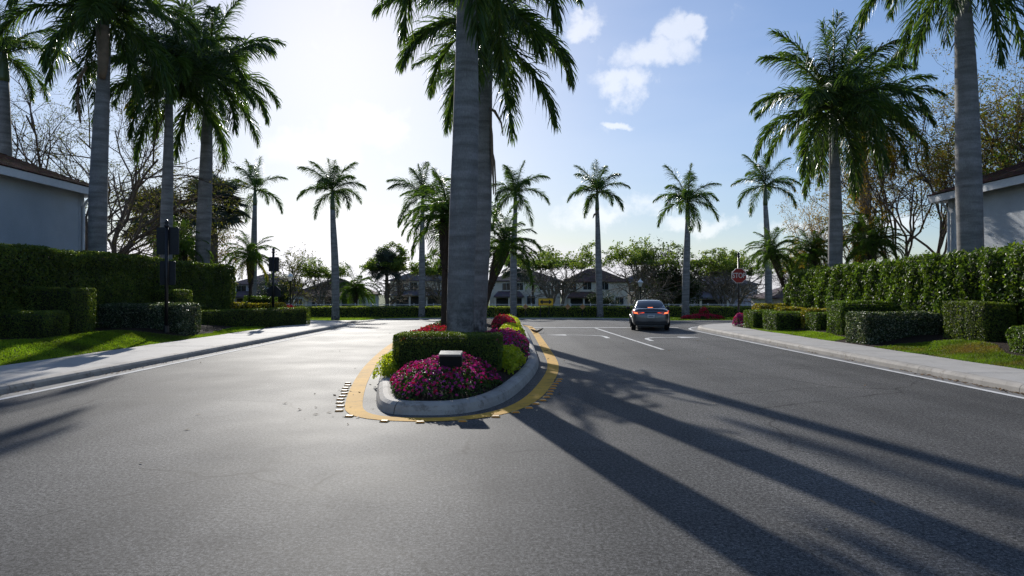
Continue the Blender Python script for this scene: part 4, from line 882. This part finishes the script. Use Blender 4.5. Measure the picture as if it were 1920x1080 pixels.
# ------------------------------------------------------------------ houses across the lake
M_HW = [m_stucco('house_cream', (.62, .54, .42)), m_stucco('house_grey', (.52, .51, .49)), m_stucco('house_sand', (.66, .58, .47)), m_stucco('house_lilac', (.45, .42, .46))]
M_HR = [m_shingle('roof_grey', (.17, .16, .17)), m_shingle('roof_brown', (.15, .10, .085)), m_shingle('roof_mauve', (.16, .13, .14))]
M_PANE = m_glass('house_glass'); M_FRAME = plain('window_frame', (.6, .6, .58), .5); M_SCREEN = plain('insect_screen', (.03, .035, .035), .6)
def house(label, x0, x1, y, dep, zb, he, pitch, wm, rm, wins, porch=None, ridge_x=None, group='houses across the lake'):
    t = thing('house', label, 'house', ((x0 + x1) / 2, y, zb), 0, group); cx = (x0 + x1) / 2; a, b = x0 - cx, x1 - cx; ov = .5
    m = MB(); m.box(a, b, 0, dep, -.3, he); m.build('wall', wm, t)
    hr = min((b - a), dep) / 2 + ov; zr = he + hr * pitch; m = MB()
    if (b - a) >= dep: r0, r1 = (a - ov + hr, dep / 2), (b + ov - hr, dep / 2)
    else: r0, r1 = ((a + b) / 2, -ov + hr), ((a + b) / 2, dep + ov - hr)
    c = [(a - ov, -ov, he - .05), (b + ov, -ov, he - .05), (b + ov, dep + ov, he - .05), (a - ov, dep + ov, he - .05), (*r0, zr), (*r1, zr)]
    low = [(p[0], p[1], he - .25) for p in c[:4]]
    if (b - a) >= dep: m.add(c + low, [(0, 1, 5, 4), (2, 3, 4, 5)], [(1, 2, 5), (3, 0, 4)])
    else: m.add(c + low, [(1, 2, 5, 4), (3, 0, 4, 5)], [(0, 1, 4), (2, 3, 5)])
    m.add(c[:4] + low, [(0, 4, 5, 1), (1, 5, 6, 2), (2, 6, 7, 3), (3, 7, 4, 0), (7, 6, 5, 4)]); m.build('roof', rm, t)
    for (wx, wz, ww, wh) in wins:
        m = MB(); m.box(wx - ww / 2 - .1, wx + ww / 2 + .1, -.05, .04, wz - .1, wz + wh + .1); f = m.build('window', M_FRAME, t)
        m = MB(); m.box(wx - ww / 2, wx - .03, -.08, -.051, wz, wz + wh); m.build('pane', M_PANE, f)
        m = MB(); m.box(wx + .03, wx + ww / 2, -.08, -.051, wz, wz + wh); m.build('pane', M_PANE, f)
    if porch:
        pa, pb, pz, pd = porch; m = MB()
        m.add([(pa - .3, -pd - .3, pz), (pb + .3, -pd - .3, pz), (pb - .6, -.002, pz + 1.0), (pa + .6, -.002, pz + 1.0), (pa - .3, -pd - .3, pz - .25), (pb + .3, -pd - .3, pz - .25), (pb + .3, -.002, pz - .25), (pa - .3, -.002, pz - .25)],
              [(0, 1, 2, 3), (4, 5, 1, 0), (7, 6, 5, 4)], [(1, 5, 2), (5, 6, 2), (0, 3, 4), (3, 7, 4)]); m.build('porch_roof', rm, t)
        n = max(2, int((pb - pa) / 2.6) + 1)
        for k in range(n):
            px = pa + (pb - pa) * k / (n - 1); m = MB(); m.box(px - .16, px + .16, -pd, -pd + .32, -.3, pz - .25); m.build('porch_column', M_HW[2], t)
        m = MB(); m.box(pa + .2, pb - .2, -.06, -.01, 0, pz - .45); m.build('porch_screen', M_SCREEN, t)
ZB = -1.4
house('grey two storey house partly hidden by the small double sign', -52.5, -42, 128, 9, ZB, 5.0, .38, M_HW[3], M_HR[2], [(-3.5, 3.2, 1.8, 1.4), (0, 3.2, 1.6, 1.4), (3, 3.2, 1.6, 1.4)], (-4.5, 3.5, 2.6, 3))
house('brown roofed single storey house with a screened porch left of the island', -36, -24.0, 112, 11, ZB, 3.1, .45, M_HW[1], M_HR[1], [(-5.0, .8, 1.2, 1.5)], (-3.0, 5.2, 2.7, 2.5))
house('cream two storey house with a grey hipped roof left of the island', -25.0, -8.5, 140, 12, ZB, 5.9, .40, M_HW[0], M_HR[0], [(-6.2, 3.9, 1.5, 1.5), (-3.4, 3.9, 1.5, 1.5), (3.2, 3.7, 1.4, 1.5), (5.8, 1.0, 2.0, 1.7)], (-7.2, 3.0, 2.9, 3))
house('cream two storey house directly behind the leaning date palm', -4.5, 9.8, 138, 11, ZB, 5.8, .36, M_HW[2], M_HR[2], [(-3.8, 3.8, 1.6, 1.4), (-1.2, 3.8, 1.6, 1.4), (3.6, 3.8, 1.2, 1.4), (1.2, .8, 1.6, 1.8)], (-6.0, -.5, 2.6, 3))
house('brown roofed two storey house left of the car', 10.6, 23.0, 136, 10, ZB, 5.6, .48, M_HW[2], M_HR[1], [(-4.6, 3.9, 1.2, 1.4), (-1.8, 3.9, 1.6, 1.5), (1.6, 3.9, 1.6, 1.5), (4.6, .8, 1.6, 1.6)], (-5.6, 0, 2.5, 3))
house('tan roofed house showing over the trees behind the car', 23.6, 33, 150, 11, ZB, 5.5, .42, M_HW[0], M_HR[0], [(-2, 3.6, 1.4, 1.4), (2, 3.6, 1.4, 1.4)])
house('lilac grey two storey house left of the stop sign', 33.2, 46, 128, 10, ZB, 4.9, .36, M_HW[3], M_HR[0], [(-3.6, 3.0, 1.5, 1.5), (.5, 3.0, 1.5, 1.5), (4, 3.0, 1.4, 1.5)], (-5, 0, 2.4, 3))
house('low mauve roofed house right of the stop sign', 37.5, 46.5, 98, 9, ZB, 2.6, .40, M_HW[1], M_HR[2], [(-2.5, .8, 1.3, 1.3), (1.5, .8, 1.3, 1.3)])
house('pale house at the far left behind the left palms', -75, -60, 125, 11, ZB, 5.4, .4, M_HW[2], M_HR[1], [(3, 3.4, 1.4, 1.4), (6, 3.4, 1.4, 1.4)])
house('pale house at the far right beyond the right hedge', 58, 74, 120, 11, ZB, 5.4, .4, M_HW[2], M_HR[1], [(-5, 3.4, 1.4, 1.4), (-2, 3.4, 1.4, 1.4)])

# white picket rail fence behind the far hedge
fence = thing('rail_fence', 'low white picket rail fence just behind the far boundary hedges', 'fence', (0, 83.6, -1.04)); M_FEN = plain('white_aluminium', (.62, .64, .66), .4, .2)
pm = MB(); pm.box(-.04, .04, -.04, .04, 0, 1.6); pm = pm.me('post', M_FEN)
for k in range(34): ob('post', pm, fence, (-36 + k * 2.4, 0, 0))
rm_ = MB(); rm_.box(0, 2.32, -.02, .02, 0, .05); rm_ = rm_.me('rail', M_FEN)
for k in range(33):
    for z in (.2, 1.42): ob('rail', rm_, fence, (-35.96 + k * 2.4, 0, z))
pk = MB()
for k in range(33):
    for j in range(15): x = -35.96 + k * 2.4 + .1 + j * .148; pk.box(x, x + .018, -.009, .009, .25, 1.42)
tag(pk.build('pickets', M_FEN, fence), kind='stuff')

# ------------------------------------------------------------------ signs and lamps
M_BLACK = plain('black_powder_coat', (.012, .012, .013), .42, var=.2); M_SBACK = plain('sign_back', (.015, .015, .017), .5, var=.2)
M_RED = plain('sign_red', (.36, .03, .022), .5, var=.2); M_SWHT = plain('sign_white', (.78, .78, .76), .35, var=.1); M_SYEL = plain('sign_yellow', (.85, .46, .012), .35, var=.12); M_SBLK = plain('sign_black', (.012, .011, .01), .4)
def post(parent, H, r=.05, finial=True, y=0):
    m = MB(); m.tube([(0, y, 0), (0, y, .25)], r * 1.7, 12); m.build('base_collar', M_BLACK, parent)
    m = MB(); m.tube([(0, y, .2), (0, y, H)], r, 12); m.build('pole', M_BLACK, parent, smooth=True)
    if finial:
        m = MB(); m.lathe([(r * 1.5, H - .02), (r * 1.6, H + .03), (r * .7, H + .06), (r * 1.35, H + .12), (r * 1.2, H + .17), (.01, H + .25)], 10, (0, y)); m.build('finial', M_BLACK, parent, smooth=True)
def plate(parent, pts, y0, y1, mat, name):
    n = len(pts); m = MB(); V = [(p[0], y0, p[1]) for p in pts] + [(p[0], y1, p[1]) for p in pts]
    F = [(k, (k + 1) % n, (k + 1) % n + n, k + n) for k in range(n)]; T = [(0, k + 1, k) for k in range(1, n - 1)] + [(n, n + k, n + k + 1) for k in range(1, n - 1)]
    m.add(V, F, T); return m.build(name, mat, parent)
def rrect(w, h, zc, r=.05):
    P = []
    for cx, cz, a0 in ((w / 2 - r, zc + h / 2 - r, 0), (-w / 2 + r, zc + h / 2 - r, 90), (-w / 2 + r, zc - h / 2 + r, 180), (w / 2 - r, zc - h / 2 + r, 270)):
        P += [(cx + r * math.cos(R(a0 + k * 30)), cz + r * math.sin(R(a0 + k * 30))) for k in range(4)]
    return P
t = thing('street_sign', 'tall black sign post with two large plates seen from behind, left', 'sign', (-12.35, 24.4, float(terr(-12.35, 24.4))), 0, 'signs seen from behind')
zb = float(terr(-12.35, 24.4)); post(t, 4.15 - zb, .06)
plate(t, rrect(.80, .98, 3.63 - zb), .07, .10, M_SBACK, 'sign_plate'); plate(t, rrect(.56, .86, 2.48 - zb), .07, .10, M_SBACK, 'sign_plate')
m = MB(); m.box(-.33, .33, .062, .068, 3.9 - zb, 3.95 - zb); m.box(-.33, .33, .062, .068, 3.3 - zb, 3.35 - zb); m.build('bracket', M_BLACK, t)
zb = float(terr(-12.45, 35.2)); t = thing('street_sign', 'smaller black sign post with a square and a pentagon plate, seen from behind', 'sign', (-12.45, 35.6, .14), 0, 'signs seen from behind')
post(t, 3.75, .06); plate(t, rrect(.54, .76, 3.13), .07, .10, M_SBACK, 'sign_plate')
plate(t, [(-.36, 1.43), (.36, 1.43), (.36, 1.78), (.14, 2.0), (-.14, 2.0), (-.36, 1.78)], .07, .10, M_SBACK, 'sign_plate')

def text_mesh(name, s, size, mat, parent, loc, ext=.003):
    c = bpy.data.curves.new(name, 'FONT'); c.body = s; c.size = size; c.align_x = 'CENTER'; c.align_y = 'CENTER'; c.extrude = ext; c.offset = size * .012
    tmp = bpy.data.objects.new(name + '_tmp', c); COL.objects.link(tmp); bpy.context.view_layer.update()
    dg = bpy.context.evaluated_depsgraph_get(); me = bpy.data.meshes.new_from_object(tmp.evaluated_get(dg)); bpy.data.objects.remove(tmp)
    me.materials.clear(); me.materials.append(mat); o = ob(name, me, parent, loc, rot=(R(90), 0, 0)); return o
t = thing('stop_sign', 'red octagonal stop sign on a black post by the right hedges', 'stop sign', (11.95, 36.0, .13)); post(t, 3.55, .05)
oct_ = lambda rad, zc: [(rad * math.cos(R(22.5 + 45 * k)), zc + rad * math.sin(R(22.5 + 45 * k))) for k in range(8)]
pl = plate(t, oct_(.42, 2.55), -.075, -.055, M_SWHT, 'sign_plate'); plate(t, oct_(.395, 2.55), -.080, -.0755, M_RED, 'red_face')
lt = text_mesh('lettering', 'STOP', .34, M_SWHT, t, (0, -.083, 2.55)); lt.scale = (.86, 1.12, 1)
t = thing('arrow_sign', 'yellow sign with a black two headed arrow across the junction', 'sign', (3.86, 78.0, -1.0)); t.scale = (1.7,) * 3
for sx in (-.36, .22):
    m = MB(); m.box(sx - .025, sx + .025, 0, .05, 0, 1.3); m.build('post', M_BLACK, t)
plate(t, rrect(1.02, .50, 1.04), -.03, -.01, M_SBLK, 'sign_plate'); plate(t, rrect(.99, .47, 1.04), -.034, -.0305, M_SYEL, 'yellow_face')
aw = [(-.42, 1.04), (-.21, .87), (-.21, .985), (.21, .985), (.21, .87), (.42, 1.04), (.21, 1.21), (.21, 1.095), (-.21, 1.095), (-.21, 1.21)]
m = MB(); V = [(p[0], -.038, p[1]) for p in aw]; m.add(V, [(2, 3, 7, 8)], [(0, 1, 9), (5, 6, 4), ]); m.build('arrow', M_SBLK, t)
M_DIA = plain('marker_amber', (.55, .30, .10), .4, var=.25)
for x, lb in ((1.55, 'amber diamond marker left of the double arrow sign'), (6.4, 'first amber diamond marker right of the double arrow sign'), (8.1, 'second amber diamond marker right of the double arrow sign')):
    t = thing('diamond_marker', lb, 'marker post', (x, 78.3, -1.0), 0, 'diamond markers at the end of the road'); t.scale = (1.7,) * 3
    m = MB(); m.box(-.02, .02, 0, .03, 0, .72); m.build('post', M_BLACK, t); plate(t, [(0, .52), (.2, .72), (0, .92), (-.2, .72)], -.02, -.005, M_DIA, 'diamond_plate')
    for dx, dz in ((-.09, .72), (.09, .72), (0, .81), (0, .63), (0, .72)): plate(t, [(dx + .03 * math.cos(a), dz + .03 * math.sin(a)) for a in np.linspace(0, 6.28, 7)[:-1]], -.026, -.0205, M_RED, 'reflector')
M_GLOBE = plain('frosted_glass', (.8, .8, .78), .25, var=.05)
b_ = NB('lamp_glass'); tr = b_.N.new('ShaderNodeBsdfTranslucent'); tr.inputs[0].default_value = (.9, .9, .88, 1); mx = b_.N.new('ShaderNodeMixShader'); mx.inputs[0].default_value = .6; b_.L.new(b_.pbr((.85, .85, .83), .2), mx.inputs[1]); b_.L.new(tr.outputs[0], mx.inputs[2]); M_LG = b_.done(mx.outputs[0])
def lamp(label, x, y, z0, H):
    t = thing('street_lamp', label, 'street lamp', (x, y, z0), 0, 'black lantern posts'); m = MB(); m.lathe([(.2, 0), (.2, .4), (.12, .7), (.08, 1.2), (.07, H - .2), (.14, H - .14), (.16, H)], 10); m.build('pole', M_BLACK, t, smooth=True)
    m = MB(); m.lathe([(.15, H), (.3, H + .46), (.32, H + .5)], 8); m.build('lantern_glass', M_LG, t); m = MB(); m.lathe([(.38, H + .5), (.2, H + .7), (.05, H + .84), (.02, H + 1.0)], 8); m.build('lantern_cap', M_GLOBE, t)
lamp('black post lantern glowing in the sun near the small double sign', -26.3, 81, -1.04, 4.3)
lamp('black post lantern behind the car', 15.3, 81.4, -1.04, 3.6)
lamp('black post lantern right of the stop sign beside a palm trunk', 30.9, 82, -1.04, 4.2)
lamp('short lantern post under the leaning date palm', -3.65, 81.1, -1.04, 2.7)

# flood light in the flower bed
M_FLD = plain('dark_bronze', (.022, .026, .026), .4, .3, var=.25); M_FIN = plain('sun_glint_fins', (.6, .6, .58), .35, .6)  # fin colour kept pale, painting in the sun glint along the top
t = thing('flood_light', 'dark finned flood light standing in the front flower mound', 'flood light', (-.97, 10.85, .38), R(-4))
m = MB(); m.tube([(0, .04, -.1), (0, .04, .26)], .022, 8); m.build('stake', M_FLD, t)
bx = MB(); bx.box(-.18, .18, -.045, .09, .20, .385, .012); hd = bx.build('housing', M_FLD, t); hd.rotation_euler = (R(16), 0, 0); hd.location = (0, .07, .02)
m = MB(); m.box(-.183, .183, -.05, .10, .3855, .392, .003); m.build('lid', M_FLD, hd)
fm = MB(); fm.box(-.0045, .0045, -.068, .10, .3925, .425); fm = fm.me('cooling_fin', M_FIN)
for k in range(20): ob('cooling_fin', fm, hd, (-.166 + k * .0175, 0, 0))
m = MB(); m.box(-.16, .16, .0905, .096, .215, .37); m.build('lens', M_PANE, hd)
t = thing('spot_light', 'tiny black ground spot light by the left lime bush', 'flood light', (-2.62, 14.9, .22)); m = MB(); m.tube([(0, 0, -.1), (0, 0, .18)], .012, 6); m.build('stake', M_FLD, t)
m = MB(); m.tube([(0, -.06, .20), (0, .05, .23)], [.035, .045], 10); m.build('housing', M_FLD, t)

# ------------------------------------------------------------------ the car
def car():
    t = thing('car', 'dark grey sedan seen from behind, brake lights on, waiting at the junction', 'car', (6.45, 31.7, 0), R(-8.5))
    b = NB('car_paint'); c = b.mix(1.0, (.10, .108, .12), b.ramp(b.noise(300, 1), [(0.3, (.85, .85, .85)), (0.7, (1.15, 1.15, 1.15))]), 'MULTIPLY'); PAINT = b.done(b.pbr(c, .30, .55, coat=1.0))
    BLK = plain('car_black_trim', (.012, .012, .013), .5); TYR = plain('tyre_rubber', (.018, .018, .018), .8); RIM = plain('alloy', (.35, .35, .36), .3, .9)
    GL = m_glass('car_glass', (.012, .014, .018)); b = NB('tail_light'); TL = b.done(b.pbr(b.mix(1.0, (.35, .008, .006), b.ramp(b.noise(40, 2), [(0, (.8, .8, .8)), (1, (1.2, 1.2, 1.2))]), 'MULTIPLY'), .15, emit=(1, .10, .04), estr=.55))
    b = NB('brake_lamp'); BL = b.done(b.pbr((.8, .12, .05), .2, emit=(1, .22, .08), estr=1.6)); CL = plain('clear_lens', (.5, .48, .45), .15); PLT = plain('number_plate', (.62, .63, .62), .4, var=.25, scale=22)
    # lower body: sections along the length (0 = rear)
    ST = [(0.00, .42, .74, .60), (.05, .30, .95, .76), (.16, .24, 1.035, .84), (.45, .20, 1.065, .885), (.9, .19, 1.055, .895), (1.5, .18, 1.0, .895), (2.6, .18, .96, .89), (3.3, .19, .95, .885), (3.9, .20, .88, .86), (4.3, .24, .78, .80), (4.5, .32, .66, .66), (4.56, .42, .58, .5)]
    V = []; n = 0
    for (y, z0, z1, w) in ST:
        h = z1 - z0
        half = [(0, z0), (w * .70, z0), (w * .93, z0 + h * .07), (w * .985, z0 + h * .25), (w, z0 + h * .50), (w * .985, z0 + h * .72), (w * .93, z0 + h * .90), (w * .80, z1 - .012), (w * .5, z1 + .006), (0, z1 + .014)]
        ring = [(x, y, z) for x, z in half] + [(-x, y, z) for x, z in half[-2:0:-1]]; n = len(ring); V += ring
    F = [(i * n + k, i * n + (k + 1) % n, (i + 1) * n + (k + 1) % n, (i + 1) * n + k) for i in range(len(ST) - 1) for k in range(n)]
    T = [(0, k + 1, k) for k in range(1, n - 1)]; e = (len(ST) - 1) * n; T += [(e, e + k, e + k + 1) for k in range(1, n - 1)]
    m = MB(); m.add(V, F, T); o = m.build('body', PAINT, t, smooth=True); o.modifiers.new('round', 'SUBSURF').levels = 1; o.modifiers['round'].render_levels = 2
    # cabin
    CS = [(.62, 1.04, 1.05, .70, .70), (.80, 1.03, 1.13, .74, .68), (1.20, 1.02, 1.31, .76, .62), (1.48, 1.0, 1.395, .78, .585), (1.9, .98, 1.43, .79, .575), (2.4, .95, 1.42, .79, .575), (2.75, .94, 1.36, .78, .59), (3.15, .93, 1.14, .75, .65), (3.42, .92, .96, .72, .70)]
    V = []
    for (y, z0, z1, wb, wt) in CS:
        half = [(0, z0 - .06), (wb * .9, z0 - .06), (wb, z0), (wb + (wt - wb) * .5, z0 + (z1 - z0) * .5), (wt, z0 + (z1 - z0) * .88), (wt * .9, z1 - .008), (wt * .5, z1 + .008), (0, z1 + .014)]
        ring = [(x, y, z) for x, z in half] + [(-x, y, z) for x, z in half[-2:0:-1]]; n = len(ring); V += ring
    F = [(i * n + k, i * n + (k + 1) % n, (i + 1) * n + (k + 1) % n, (i + 1) * n + k) for i in range(len(CS) - 1) for k in range(n)]
    m = MB(); m.add(V, F, [(0, k + 1, k) for k in range(1, n - 1)]); o = m.build('cabin', PAINT, t, smooth=True); o.modifiers.new('round', 'SUBSURF').render_levels = 2
    # rear window, side windows
    def sheet(name, pts, mat, parent=t, off=(0, 0, 0)):
        m = MB(); m.add([tuple(np.array(p) + off) for p in pts], [(0, 1, 2, 3)] if len(pts) == 4 else None, None if len(pts) == 4 else [(0, k, k + 1) for k in range(1, len(pts) - 1)]); return m.build(name, mat, parent)
    m = MB(); rows = []
    for u in np.linspace(0, 1, 6):
        y = .70 + u * .72; z = 1.088 + u * .295 + .028 * math.sin(u * math.pi); w = .665 - .125 * u
        for s_ in np.linspace(-1, 1, 9): rows.append((s_ * w, y - .022 + .075 * abs(s_) ** 2.5, z + .016 - .022 * abs(s_) ** 2.5))
    F = [(i * 9 + k, i * 9 + k + 1, (i + 1) * 9 + k + 1, (i + 1) * 9 + k) for i in range(5) for k in range(8)]
    m.add(rows, F); rw = m.build('rear_window', GL, t, smooth=True)
    for sg in (-1, 1):
        for (ya, yb, name) in ((1.25, 2.02, 'side_window'), (2.08, 2.85, 'side_window')):
            za = 1.30 if ya < 1.5 else 1.36; zb2 = 1.36 if yb < 2.5 else 1.24; f = lambda y, z, q: (sg * (.795 - q * .17 + .012), y, z)
            sheet(name, [f(ya - (.15 if ya < 1.5 else 0), 1.03, 0), f(yb + (.18 if yb > 2.5 else 0), 1.0, 0), f(yb - .02, zb2, .9), f(ya + .12 if ya < 1.5 else ya, za, .9)], GL)
    # tail lights: wedge that thins towards the middle
    for sg in (-1, 1):
        P = [(sg * .30, .012, .865), (sg * .56, .022, .875), (sg * .80, .13, .90), (sg * .84, .30, .955), (sg * .80, .115, .805), (sg * .55, .0, .775), (sg * .30, -.004, .835)]
        m = MB(); q = [tuple(p) for p in P]; bk = [(p[0] * .98, p[1] + .08, p[2]) for p in P]; m.add(q + bk, [(k, (k + 1) % 7, (k + 1) % 7 + 7, k + 7) for k in range(7)], [(0, k, k + 1) for k in range(1, 6)])
        tl = m.build('tail_light', TL, t); tl.location = (0, -.012, .0)
        m = MB(); m.add([(sg * .60, .002, .80), (sg * .76, .06, .815), (sg * .77, .06, .885), (sg * .62, .004, .865)], [(0, 1, 2, 3)]); m.build('brake_lamp', BL, tl, loc=(0, -.006, 0))
        m = MB(); m.add([(sg * .36, -.008, .80), (sg * .56, -.004, .785), (sg * .56, -.004, .815), (sg * .36, -.008, .828)], [(0, 1, 2, 3)]); m.build('reverse_lamp', CL, tl, loc=(0, -.02, 0))
        # mirrors, wheels
        m = MB(); m.box(-.10, .10, -.05, .07, -.07, .07, .04); mm = m.build('mirror', BLK, t, loc=(sg * .98, 2.85, 1.02), smooth=True)
        for y in (.86, 3.56):
            m = MB(); m.tube([(-.11, 0, 0), (-.10, 0, 0), (.10, 0, 0), (.11, 0, 0)], [.27, .318, .318, .27], 28); wl = m.build('wheel', TYR, t, loc=(sg * .775, y, .318))
            m = MB(); m.tube([(sg * .112, 0, 0), (sg * .118, 0, 0)], [.215, .20], 20); rim = m.build('rim', RIM, wl)
            m = MB(); a = np.linspace(0, 2 * np.pi, 25); m.tube([(sg * .105, .34 * math.cos(q), .34 * math.sin(q)) for q in np.linspace(-.35, math.pi + .35, 14)], .03, 5); ar = m.build('wheel_arch', BLK, t, loc=(sg * .775, y, .318))
    m = MB(); m.box(-.72, .72, -.012, .10, .27, .455, .03); m.build('lower_bumper', BLK, t)
    m = MB(); m.box(-.60, .60, .03, .1, .205, .27, .01); m.build('diffuser', plain('grey_diffuser', (.10, .10, .10), .5), t)
    m = MB(); m.box(-.17, .17, -.024, -.006, .60, .755, .008); pl = m.build('number_plate', PLT, t); m = MB(); m.box(-.11, .11, -.027, -.0245, .655, .705); m.build('plate_band', plain('plate_print', (.24, .27, .30), .5, var=.5, scale=60), pl)
    m = MB(); m.box(-.30, .30, -.016, .02, .86, .885, .006); m.build('garnish', BLK, t)
    m = MB(); m.box(-.12, .12, .62, .66, 1.072, 1.094); m.build('high_brake_lamp', BL, t)
    m = MB(); m.add([(-.015, 1.55, 1.43), (.015, 1.55, 1.43), (.01, 1.75, 1.43), (-.01, 1.75, 1.43), (0, 1.56, 1.50)], None, [(0, 1, 4), (1, 2, 4), (2, 3, 4), (3, 0, 4)]); m.build('antenna_fin', BLK, t)
    m = MB(); m.box(-.62, .62, .06, .16, 1.052, 1.075, .01); m.build('boot_lip', PAINT, t)
    # seats glimpsed through the rear glass are dark; inner floor keeps light from passing under
    m = MB(); m.box(-.62, .62, .3, 4.2, .17, .23); m.build('underbody', BLK, t)
car()

# ------------------------------------------------------------------ litter
M_LIT = leaf('dry_leaf', [(.30, .18, .08), (.20, .11, .05), (.42, .34, .22), (.14, .08, .04)], .2, .6, tcol=(1, 1, 1))
def litter(name, label, pts, size, seed):
    rs = np.random.default_rng(seed); P = np.array(pts, float); V, F = leaves(P, np.tile([0, 0, 1.], (len(P), 1)), size, .4, .35, rs, .5); V[:, 2] = np.maximum(V[:, 2], .006)
    tag(ob(name, mesh(name, V, F, mat=M_LIT)), label, 'leaf litter', kind='stuff')
rs = np.random.default_rng(5); pts = []
for y, s_, n in ((12.9, .5, 60), (14.0, .45, 70), (15.4, .3, 22), (17.6, .3, 20), (20, .4, 24), (11.7, .4, 60), (22.5, .5, 18), (25, .5, 16)): pts += [(8.9 - abs(rs.normal(0, .09)) - .02, y + rs.normal(0, s_), .012) for _ in range(n)]
litter('leaf_litter', 'brown leaves gathered in the right gutter', pts, .07, 1)
pts = []
for y, s_, n in ((15.2, .45, 50), (18, 1.0, 30), (12, .6, 14), (22, 1.5, 26), (27, 1.2, 26)): pts += [(-8.8 + abs(rs.normal(0, .09)) + .02, y + rs.normal(0, s_), .012) for _ in range(n)]
litter('leaf_litter', 'leaf crumbs along the left gutter', pts, .06, 2)
pts = [(rs.uniform(-8, 8.3), rs.uniform(5, 33), .010) for _ in range(70)] + [(-2.6 + rs.normal(0, .5), rs.uniform(9, 14), .01) for _ in range(26)] + [(1 + rs.normal(0, .4), rs.uniform(11, 24), .01) for _ in range(20)]
litter('leaf_litter', 'single dry leaves scattered over the asphalt', pts, .075, 3)
t = thing('fallen_palm_sheath', 'curled brown dry palm sheath lying on the road right of the island', 'dry leaf', (1.1, 30.2, 0), .4)
m = MB(); q = np.linspace(0, 1, 7); m.tube(np.c_[-.3 + .6 * q, .05 * np.sin(q * 6), .05 + .14 * np.abs(q - .45) * 2], np.interp(q, [0, .3, .7, 1], [.02, .06, .06, .015]), 7); m.build('husk', M_DRY, t)
